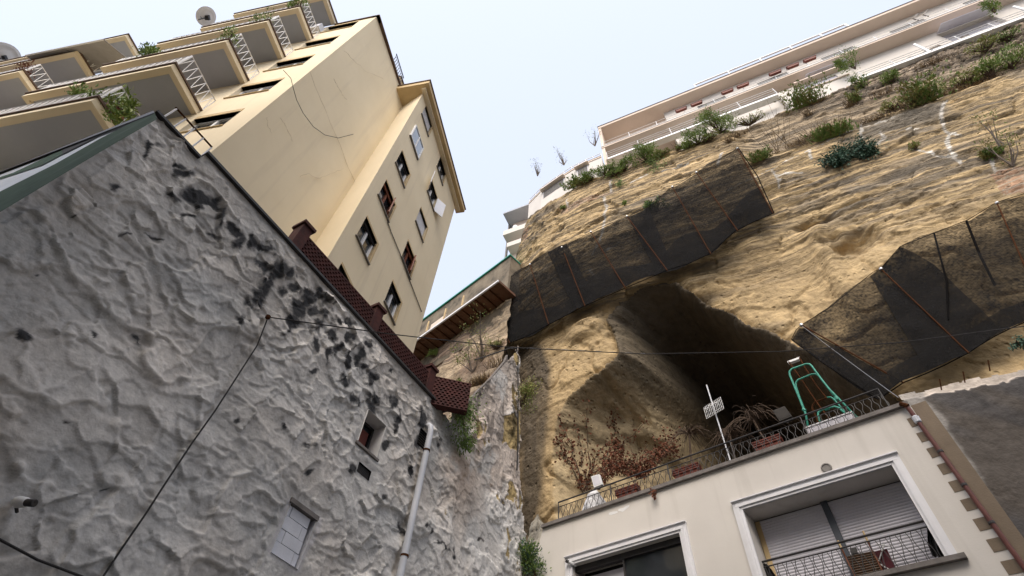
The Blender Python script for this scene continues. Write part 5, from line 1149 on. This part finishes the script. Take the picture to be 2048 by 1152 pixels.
hem(nr, [(1583, 678), (1640, 722), (1757, 799)], .02); hem(nr, botR[1:], .02); hem(nr, topR, .014); hem(nr, [(1868, 466), (1893, 560), (1897, 640)], .035); hem(nr, [(1933, 442), (1960, 510), (1990, 570)], .045)
# ================================================================ CABLES
def sagline(p, q, n, sag): return [p.lerp(q, k / n) + Vector((0, 0, -sag * 4 * (k / n) * (1 - k / n))) for k in range(n + 1)]
p0 = GW.at(536, 634, .15); p1 = RW.at(2090, 647, 1.6)
mid = [p0] + [px_ray(x, y) * d_ + EYE for x, y, d_ in ((780, 668, 12.6), (1020, 695, 14.3), (1290, 708, 16.0), (1560, 703, 17.6), (1800, 685, 18.9))] + [p1]
mc = thing('overhead_cable', p0, 'long twisted wire slung across the court from the grey wall to beyond the cave', 'cable')
MB().tube(mid, .013, 5).build('wire', M['cable'], mc)
mb = MB(); mb.tube([GW.at(536, 634, .0), p0], .03, 5); mb.lathe(p0, (0, 0, 1), [(0, -.05), (.05, -.03), (.05, .03), (0, .05)], 8); mb.build('hook', M['rust'], mc)
MB().tube([mid[2].lerp(mid[3], k / 40) + Vector((0, 0, .012 + .012 * math.sin(k * 1.3))) for k in range(41)], .007, 4).build('binding_wire', M['white_trim'], mc)
tag(MB().tube([GW.at(x, y, .14) for x, y in ((534, 640), (515, 690), (470, 760), (430, 822), (385, 885), (330, 968), (290, 1030), (245, 1095), (205, 1155), (150, 1235))], .015, 5).build('wall_wire', M['cable']), 'black wire running down the lumpy grey wall to the bottom edge', 'cable')
tag(MB().tube([GW.at(x, y, .12) for x, y in ((-40, 1060), (0, 1080), (75, 1120), (160, 1152), (240, 1190))], .017, 5).build('wall_wire', M['cable']), 'thick black wire crossing the bottom left corner of the grey wall', 'cable')
tag(MB().tube([GW.at(x, y, .1) for x, y in ((950, 720), (985, 708), (1018, 697), (1033, 697), (1036, 720), (1036, 800), (1036, 880), (1034, 940))], .028, 6).build('wall_conduit', M['cable']), 'black conduit running up the edge of the flaking buttress', 'conduit')
q = [CL.at(1603, 651, .9), HF.at(1797, 795, -.3)]; tag(MB().tube(sagline(q[0], q[1], 12, .05), .008, 4).build('stay_wire', M['steel']), 'thin steel stay wire from the right net down to the house corner', 'wire')
cc = thing('security_camera', GW.at(40, 1010, .1), 'small white security camera on the lower left of the grey wall', 'camera')
b0 = GW.at(38, 1004, .22); b1 = GW.at(66, 1006, .42)
MB().lathe(b0, (b1 - b0), [(0, -.07), (.055, -.06), (.07, 0), (.06, .10), (.045, .12)], 12).build('body', M['white_paint'], cc, smooth=True)
MB().lathe(b0.lerp(b1, .45), (b1 - b0), [(0.045, 0), (.045, .14), (.035, .145), (0, .13)], 12).build('lens_tube', M['iron'], cc, smooth=True)
MB().tube([GW.at(35, 1000, .0), b0], .035, 6).build('bracket', M['shutter'], cc)
MB().tube([b0, GW.at(33, 1012, .2), GW.at(34, 1024, .1)], .02, 5).build('lead', M['cable'], cc)
# ================================================================ PLANTS
from mathutils.bvhtree import BVHTree
def tree_of(o):
    me = o.data; n = len(me.vertices); co = np.zeros(n * 3, np.float32); me.vertices.foreach_get('co', co); co = co.reshape(-1, 3) + np.array(world_loc(o))
    fs = np.zeros(len(me.polygons) * 4, np.int32); me.polygons.foreach_get('vertices', fs)
    return BVHTree.FromPolygons([tuple(map(float, c)) for c in co], [tuple(map(int, f)) for f in fs.reshape(-1, 4)])
bvh = tree_of(cliff); bvh2 = tree_of([o for o in sc.objects if o.name == 'rock_slope'][0])
def hit(px, py):
    r = px_ray(px, py); h = bvh.ray_cast(EYE, r)
    h2 = bvh2.ray_cast(EYE, r)
    if h[0] is None or (h2[0] is not None and h2[3] < h[3]): h = h2 if h2[0] is not None else h
    if h[0] is None: return None, None
    n_ = h[1]
    if n_.dot(r) > 0: n_ = -n_
    return h[0], n_
def leaf(mb, c, dr, L, W, rg):
    dr = dr.normalized(); sd_ = dr.cross(Vector((rg.uniform(-1, 1), rg.uniform(-1, 1), rg.uniform(-1, 1))))
    if sd_.length < .01: return
    sd_.normalize(); nn = dr.cross(sd_) * (W * .25)
    mb.add([c, c + dr * L * .5 + sd_ * W * .5 + nn, c + dr * L, c + dr * L * .5 - sd_ * W * .5 + nn], [(0, 1, 2), (0, 2, 3)])
def rv(rg, s=1.): return Vector((rg.gauss(0, s), rg.gauss(0, s), rg.gauss(0, s)))
PK = {'bush': ('leaf', 'leaf_light'), 'olive': ('leaf_olive', 'leaf_light'), 'spiky': ('leaf', 'leaf_olive'), 'hang': ('leaf', 'leaf'), 'blue': ('leaf_blue', 'leaf_blue'), 'dry': ('leaf_dry', 'twig'), 'sparse': ('leaf_olive', 'leaf'), 'red': ('leaf_red', 'leaf_red'), 'dark': ('leaf', 'leaf_blue')}
def plant(name, kind, base, normal, w_, h_, label, cat, group=None, n=600, ls=.16, seed=0, grow=None, right=None):
    rg = random.Random(seed + int(abs(base.x * 977 + base.z * 131)))
    out = normal if normal is not None else -CL.nd
    up = grow or (Vector((0, 0, 1)) * .8 + out * .45).normalized()
    rt = right or CL.u
    t = thing(name, base, label, cat, group)
    mb = MB(); st_ = MB(); A_m, B_m = PK[kind]
    if kind == 'spiky' or kind == 'dry':
        k = int(n)
        for i in range(k):
            b_ = base + rt * rg.gauss(0, w_ * .18); dr = up + rt * rg.uniform(-.75, .75) + out * rg.uniform(-.2, .5) + rv(rg, .12); dr.normalize(); L = h_ * rg.uniform(.35, 1.05)
            mb.m = 0 if rg.random() < .6 else 1
            if kind == 'dry': mb.tube([b_, b_ + dr * L * .5 + rv(rg, .04), b_ + dr * L + rv(rg, .08)], [.013, .01, .005], 3)
            else:
                p = b_
                for s_ in range(5):
                    p2 = p + dr * L / 5 + rv(rg, .02); 
                    for _ in range(3): leaf(mb, p, dr * .8 + rv(rg, .35), ls * 1.6, ls * .42, rg)
                    p = p2; dr = (dr + Vector((0, 0, -.06)) + rv(rg, .08)).normalized()
    else:
        cl = []
        nc = max(5, int(10 * w_ / max(h_, .3)))
        for i in range(nc):
            if kind == 'hang': q = base - Vector((0, 0, 1)) * h_ * rg.random() ** .8 + rt * rg.gauss(0, w_ * .22) + out * rg.uniform(.05, .35)
            elif kind == 'blue': q = base + rt * rg.uniform(-.5, .5) * w_ - Vector((0, 0, 1)) * h_ * rg.uniform(-.1, .8) * 1.0 + out * rg.uniform(.05, .5)
            elif kind == 'sparse': f = rg.uniform(.25, 1); q = base + up * h_ * f + rt * rg.gauss(0, w_ * .28 * (.4 + f)) + out * rg.gauss(0, w_ * .2)
            else: f = rg.random() ** .7; q = base + up * h_ * f * (1 - .35 * rg.random()) + rt * rg.uniform(-.5, .5) * w_ * (1.05 - .5 * f) + out * rg.uniform(0, .35) * w_ * .6
            cl.append((q, rg.uniform(.5, 1.2)))
            m1 = base.lerp(q, .5) + rv(rg, .05 * h_); st_.tube([base, m1, q], [.03 + .012 * h_, .02 + .006 * h_, .008], 4)
        rad = .32 * (w_ * h_) ** .5 / max(1, nc) ** .5 * 1.9 * (.8 if kind == 'sparse' else 1.15)
        for i in range(int(n * (1.4 if kind == 'sparse' else 2.3))):
            q, sc_ = cl[rg.randrange(len(cl))]; mb.m = 0 if rg.random() < .62 else 1
            p = q + rv(rg, rad * sc_ * .62)
            dr = (p - q) + up * rad * .7 + rv(rg, rad * .5)
            if kind in ('hang', 'blue'): dr = dr - Vector((0, 0, rad * 2.2))
            leaf(mb, p, dr, ls * rg.uniform(.6, 1.3), ls * rg.uniform(.3, .5), rg)
    if mb.v: mb.build('foliage' if kind != 'dry' else 'stalks', [M[A_m], M[B_m]], t)
    if st_.v: st_.build('stem', M['bark'] if kind == 'sparse' else M['twig'], t)
    return t
def cliff_plant(name, kind, px, py, wpx, hpx, label, cat='shrub', group='plants on the cliff', n=600, ls=.15, **kw):
    b_, n_ = hit(px, py)
    if b_ is None: return
    k = (b_ - EYE).length / FPX; n2 = (n_ + -CL.nd).normalized()
    return plant(name, kind, b_ + n2 * .05, n2, wpx * k * 1.1, hpx * k * (1.0 if kind in ('bush', 'olive', 'dark') else 1.25), label, cat, group, n, ls, **kw)
cp = cliff_plant
cp('shrub', 'spiky', 1150, 376, 34, 22, 'small spiky green shrub at the left end of the cliff-top bushes', n=60)
cp('shrub', 'bush', 1183, 362, 44, 20, 'low green shrub below the curved house, second from the left', n=380)
cp('shrub', 'bush', 1215, 352, 44, 18, 'low green shrub right under the corner of the pale house', n=380)
cp('shrub', 'bush', 1250, 343, 50, 20, 'low green shrub under the small brown garden wall', n=420)
cp('shrub', 'bush', 1293, 325, 58, 34, 'tall green shrub at the foot of the thin tree', n=750)
cp('shrub', 'hang', 1305, 322, 30, 40, 'green trailing shrub hanging over the pale rock below the thin tree', n=260)
cp('shrub', 'hang', 1240, 362, 16, 22, 'small trailing green tuft left of the thin tree', n=90)
cp('tree', 'sparse', 1293, 312, 60, 78, 'thin sparse young tree at the cliff top in front of the pale house', 'tree', 'young trees on the cliff top', n=420, ls=.15)
cp('tree', 'sparse', 1222, 340, 26, 70, 'wispy leafless-looking sapling in front of the pale house corner', 'tree', 'young trees on the cliff top', n=90, ls=.13)
cp('shrub', 'dry', 1358, 302, 26, 16, 'dry straw tuft on the cliff top left of the fan palm', n=70)
cp('shrub', 'bush', 1398, 288, 52, 30, 'green bush below the small fan palm', n=600)
cp('fan_palm', 'spiky', 1404, 268, 34, 20, 'small fan palm among the cliff-top bushes', 'palm', n=50)
cp('shrub', 'bush', 1440, 268, 62, 46, 'large green bush right of the fan palm', n=1000)
cp('shrub', 'bush', 1478, 256, 50, 44, 'dark green bush in the middle of the cliff-top row', n=800)
cp('shrub', 'bush', 1530, 226, 48, 44, 'tall green bush left of the shuttered white block', n=800)
cp('shrub', 'dark', 1562, 218, 44, 34, 'dark green bush under the shuttered white block', n=700)
cp('shrub', 'spiky', 1616, 212, 58, 42, 'bright green feathery bush under the white shuttered block', n=150)
cp('shrub', 'olive', 1590, 212, 40, 20, 'low olive bush between two taller cliff-top bushes', n=380)
cp('shrub', 'dry', 1462, 285, 20, 14, 'dry straw tuft below the large green bush', n=60)
cp('shrub', 'dry', 1618, 232, 20, 16, 'dry straw tuft below the feathery bush', n=50)
cp('bare_shrub', 'dry', 1553, 308, 40, 70, 'tall bare grey shrub rising from the ledge beside the top of the left net', n=16)
cp('bare_shrub', 'dry', 1578, 296, 18, 80, 'single bare stalk right of the tall bare grey shrub', n=6)
cp('shrub', 'spiky', 1524, 322, 30, 18, 'small green tuft beside the top right corner of the left net', n=45)
cp('shrub', 'spiky', 1665, 276, 70, 24, 'green and straw tuft on the ledge above the blue-green plant', n=100)
cp('shrub', 'dry', 1650, 278, 90, 30, 'band of dry straw on the ledge above the blue-green plant', n=160)
cp('shrub', 'spiky', 1858, 205, 56, 46, 'largest feathery green shrub on the right ledge', n=150)
cp('shrub', 'dry', 1835, 212, 70, 18, 'dry straw around the largest feathery shrub', n=150)
cp('shrub', 'olive', 1790, 222, 46, 12, 'low olive tuft left of the largest feathery shrub', n=200)
cp('shrub', 'olive', 1928, 176, 54, 16, 'low yellow green tuft between the two big right-hand shrubs', n=260)
cp('shrub', 'bush', 1985, 156, 50, 22, 'green bush on the ledge at the far right', n=380)
cp('shrub', 'bush', 2025, 138, 44, 34, 'tall green bush on the ledge touching the right edge', n=400)
cp('shrub', 'olive', 1972, 106, 44, 20, 'olive bush below the rubble wall at the right', n=260)
cp('shrub', 'bush', 2020, 82, 50, 9, 'low green strip of bush at the foot of the rubble wall, right edge', n=160)
cp('shrub', 'bush', 1783, 166, 26, 18, 'small green bush in the earth below the rubble wall', n=240)
cp('shrub', 'bush', 1728, 176, 18, 24, 'small upright green bush at the left end of the rubble wall', n=220)
cp('shrub', 'spiky', 1713, 205, 16, 20, 'tiny green tuft in the bare earth slope', n=24)
cp('shrub', 'dry', 1700, 215, 30, 18, 'dry stalks in the bare earth slope', n=50)
cp('shrub', 'dry', 1770, 190, 50, 12, 'dry weeds along the middle of the bare earth slope', n=80)
cp('shrub', 'dry', 1870, 128, 60, 12, 'dry weeds at the foot of the rubble wall', n=90)
cp('hanging_plant', 'blue', 1684, 308, 62, 34, 'round blue-green succulent clump hanging on the rock face', 'succulent', n=1300, ls=.2)
cp('weed', 'sparse', 2006, 306, 16, 58, 'thin weed with yellow green leaves on the right of the rock face', 'weed', n=110, ls=.13)
cp('weed', 'sparse', 2026, 334, 40, 40, 'branching weed above the brick patch at the right edge', 'weed', n=190, ls=.13)
cp('weed', 'spiky', 1980, 318, 28, 12, 'low grassy weed left of the branching weed', 'weed', n=26)
cp('weed', 'olive', 1832, 300, 16, 10, 'little yellow tuft on the crack in the rock face', 'weed', n=60)
cp('weed', 'dark', 1316, 424, 46, 20, 'dark green weed growing behind the left net', 'weed', n=320)
cp('weed', 'bush', 1128, 420, 14, 5, 'tiny green tuft on the ledges left of the nets', 'weed', n=50)
cp('weed', 'bush', 1250, 412, 8, 6, 'tiny green tuft just above the left net', 'weed', n=40)
for x, y, w_, h_, kd, lab in ((1170, 370, 40, 9, 'olive', 'low olive mat at the cliff edge below the curved house'), (1232, 352, 40, 9, 'bush', 'low green mat at the cliff edge below the pale house corner'), (1325, 312, 44, 9, 'olive', 'low olive mat at the cliff edge right of the thin tree'), (1370, 298, 34, 8, 'bush', 'low green mat at the cliff edge left of the fan palm'), (1420, 284, 44, 12, 'olive', 'olive undergrowth below the fan palm'), (1500, 252, 60, 12, 'olive', 'olive undergrowth in the middle of the cliff-top row'), (1640, 205, 40, 8, 'dry', 'dry grass at the foot of the white block'), (1475, 275, 50, 9, 'dry', 'dry grass below the middle cliff-top bushes'), (1900, 190, 60, 9, 'dry', 'dry grass right of the largest feathery shrub'), (1960, 168, 60, 9, 'dry', 'dry grass under the green bush at the far right'), (1750, 242, 70, 10, 'dry', 'dry grass on the ledge left of the largest feathery shrub'), (1600, 290, 60, 10, 'dry', 'dry grass on the ledge right of the left net top')):
    cp('grass_tuft', kd, x, y, w_, h_, lab, 'grass', 'plants on the cliff', n=260 if kd != 'dry' else 110, ls=.12)
# left slope
G2 = 'plants on the left slope'
cp('shrub', 'sparse', 965, 720, 60, 70, 'straggly green shrub on the slope left of the cave, highest', 'shrub', G2, n=190, ls=.13)
cp('shrub', 'sparse', 945, 745, 44, 56, 'straggly yellow green shrub above the end of the brick parapet', 'shrub', G2, n=220, ls=.14)
cp('shrub', 'bush', 868, 716, 26, 12, 'bright green tuft just under the rusted walkway', 'shrub', G2, n=200, ls=.12)
cp('shrub', 'dry', 965, 770, 80, 20, 'brown dry brush on top of the flaking buttress', 'shrub', G2, n=260)
cp('shrub', 'dry', 995, 735, 50, 26, 'thin dry stalks beside the black conduit', 'shrub', G2, n=60)
cp('shrub', 'olive', 995, 700, 50, 14, 'olive weeds under the left corner of the net', 'shrub', G2, n=150, ls=.11)
def wall_plant(name, kind, fr, px, py, o, wpx, hpx, label, cat='plant', group=None, n=300, ls=.1, grow=None):
    b_ = fr.at(px, py, o); k = (b_ - EYE).length / FPX
    return plant(name, kind, b_, -fr.nd, wpx * k, hpx * k * 1.2, label, cat, group, n, ls, right=fr.u, grow=grow)
wall_plant('hanging_plant', 'hang', GW, 924, 790, .1, 36, 92, 'green creeper trailing down the grey wall below the end of the brick parapet', n=900, ls=.10)
wall_plant('weed', 'bush', GW, 908, 782, -.15, 10, 28, 'upright green weed in front of the last brick panel', n=120, ls=.09)
wall_plant('shrub', 'olive', GW, 1040, 812, .1, 34, 44, 'yellow green shrub growing from the buttress edge beside the conduit', n=420, ls=.10)
wall_plant('ivy', 'dark', RF, 1074, 1165, 1.2, 34, 66, 'dark ivy at the left end of the house at the bottom edge', n=800, ls=.10)
wall_plant('weed', 'blue', RW, 2040, 690, .3, 30, 14, 'blue green sprig above the dark retaining wall at the right edge', n=90, ls=.13)
# plants on the terrace
def dry_palm(px, py, tx, ty, rpx, o, label, seed):
    rg = random.Random(seed); b_ = HF.at(px, py, o); t_ = HF.at(tx, ty, o); k = (t_ - EYE).length / FPX; r = rpx * k
    t = thing('dry_palm', b_, label, 'dry plant', 'dried palms on the terrace')
    MB().tube([b_, b_.lerp(t_, .5) + rv(rg, .03), t_], [.035, .03, .03], 6).build('trunk', M['twig'], t)
    mb = MB()
    for i in range(70):
        dr = Vector((rg.gauss(0, 1), rg.gauss(0, 1), rg.uniform(.1, 1.2))).normalized(); p = [t_]
        v_ = dr * r * .32
        for s_ in range(6): p.append(p[-1] + v_); v_ = v_ + Vector((0, 0, -r * .11)) + rv(rg, r * .035)
        mb.tube(p, [.010, .009, .008, .007, .006, .005, .004], 3)
    mb.build('fronds', M['twig'], t)
dry_palm(1386, 945, 1378, 868, 24, -.9, 'dried palm left of the aerial', 3)
dry_palm(1472, 925, 1460, 868, 20, -1.0, 'small dried palm right of the aerial', 5)
dry_palm(1538, 890, 1506, 838, 36, -1.0, 'largest dried palm, left of the grey floodlight', 8)
mb = MB(); rg = random.Random(11); b_ = HF.at(1500, 835, -1.0); top_ = HF.at(1488, 802, -1.0)
# red creeper climbing the cave wall and spilling along the railing
rc = thing('red_creeper', HF.at(1180, 985, -1.0), 'withered red-brown creeper climbing the cave wall and the left half of the terrace railing', 'creeper')
lv = MB(); st_ = MB(); rg = random.Random(21)
def cave_pt(x, y):
    b_, n_ = hit(x, y); return (b_ + n_ * .06) if b_ is not None else HF.at(x, y, -3)
lines_ = [[(1165, 985), (1150, 950), (1130, 905), (1118, 862)], [(1165, 985), (1155, 940), (1140, 890), (1125, 850), (1118, 835)], [(1170, 980), (1165, 930), (1160, 880), (1150, 845)], [(1172, 980), (1190, 920), (1200, 900), (1232, 880)], [(1172, 980), (1180, 930), (1175, 890), (1172, 815)], [(1230, 890), (1228, 850), (1225, 825)], [(1200, 920), (1250, 880), (1290, 850)], [(1140, 930), (1125, 915), (1116, 880)], [(1180, 950), (1215, 930), (1240, 890)]]
for pl in lines_:
    q = [cave_pt(x, y) for x, y in resample(pl, 14)]; q = [p + rv(rg, .05) for p in q]; st_.tube(q, [.03 - .0015 * i for i in range(14)], 4)
    for i in range(90):
        p = q[rg.randrange(1, 14)] + rv(rg, .14); leaf(lv, p, rv(rg, 1) + Vector((0, 0, -.5)), .15, .11, rg)
for i in range(1700):
    x = 1195 + rg.betavariate(1.2, 1.5) * 165; base_y = 992 - (x - 1150) * .34
    y = base_y - abs(rg.gauss(0, 22)) + 14 * math.sin(x * .06) - 6
    p = HF.at(x, y, -.3 - rg.random() * .9) + rv(rg, .05); leaf(lv, p, rv(rg, 1) + Vector((0, 0, -.6)), .10, .08, rg)
for i in range(60):
    x = 1160 + rg.random() * 190; y = 985 - (x - 1150) * .34; p = HF.at(x, y, -.5); q = p
    pts = [q]
    for s_ in range(6): q = q + Vector((rg.gauss(0, .12), rg.gauss(0, .12), rg.uniform(.0, .16))); pts.append(q)
    st_.tube(pts, .007, 3)
for i in range(40):
    p = HF.at(1308 + rg.gauss(0, 2.5), 978 + rg.random() * 18, .14); leaf(lv, p, rv(rg, 1) + Vector((0, 0, -1)), .09, .07, rg)
lv.build('leaves', M['leaf_red'], rc); st_.build('stems', M['twig'], rc)
# potted plants on the yellow block
pt = thing('potted_shrub', YF.P(12.2, 1.2, 13.4), 'leafy green potted shrub spilling over the end railing of the lowest balcony', 'potted plant')
MB().lathe(YF.P(12.35, 1.0, 13.4), (0, 0, 1), [(0, 0), (.2, 0), (.27, .4), (.24, .4), (0, .36)], 14).build('pot', M['terracotta'], pt)
lv = MB(); st_ = MB(); rg = random.Random(31); b_ = YF.P(12.3, 1.0, 13.7)
for x, y, r_ in ((165, 182, 14), (150, 190, 10), (185, 193, 12), (218, 190, 11), (250, 190, 13), (245, 205, 10), (225, 215, 16), (262, 212, 9), (230, 235, 14), (255, 228, 9), (200, 200, 10)):
    q = YF.at(x, y, 1.5 if x < 200 else 1.2); q = YF.P(*(lambda a, z: (a, 1.5 if x < 200 else 1.2, z))(*YF.pix(x, y, 1.5 if x < 200 else 1.2))); k = (q - EYE).length / FPX
    st_.tube([b_, b_.lerp(q, .5) + rv(rg, .08), q], [.025, .018, .01], 4)
    for i in range(75): lv.m = rg.randrange(2); leaf(lv, q + rv(rg, r_ * k * .45), rv(rg, 1) + Vector((0, 0, .7)), .17, .06, rg)
lv.build('foliage', [M['leaf'], M['leaf_light']], pt); st_.build('stem', M['twig'], pt)
for (a, z, lab, n_) in ((15.2, 19.65, 'row of pale green cacti and pots along the rail of the second near balcony', 260), (23.5, 22.85, 'dark red and green plant behind the end railing of the far balcony', 160), (11.9, 19.65, 'small green plant behind the end railing of the second near balcony', 90), (11.8, 25.95, 'green plant at the end railing of the top near balcony', 160), (12.0, 22.85, 'small pale green plant at the end railing of the third near balcony', 90), (17.0, 13.4, 'thin green trailing plants along the lowest balcony rail', 130)):
    plant('potted_plant', 'bush' if 'red' not in lab else 'red', YF.P(a, 1.15, z), Vector((.26, .97, 0)) * -1, .9, .8, lab, 'potted plant', 'plants on the yellow balconies', n_, .12, right=YF.u)
# little trees on the pale house
for x, y, h_, lab in ((1711, 138, 26, 'small bright green potted tree on the terrace of the pale house'), (1686, 140, 14, 'smaller round potted shrub left of the bright green potted tree'), (1990, 26, 16, 'potted plants at the right end of the pale house terrace')):
    b_ = CL.at(x, y, -.8); k = (b_ - EYE).length / FPX; plant('potted_tree', 'bush', b_, -CL.nd, h_ * k * .9, h_ * k * 1.4, lab, 'potted tree', 'potted plants on the pale house', 220, .16)
for x, y, lab in ((1075, 352, 'wispy grey plant on the roof of the curved house, left'), (1190, 292, 'wispy grey plant beside the corner of the pale house'), (1128, 330, 'low green plant behind the roof railing of the curved house')):
    b_ = CL.at(x, y, -1.4); k = (b_ - EYE).length / FPX; plant('roof_plant', 'sparse', b_, -CL.nd, 26 * k, 34 * k, lab, 'plant', 'plants on the curved house', 70, .11)
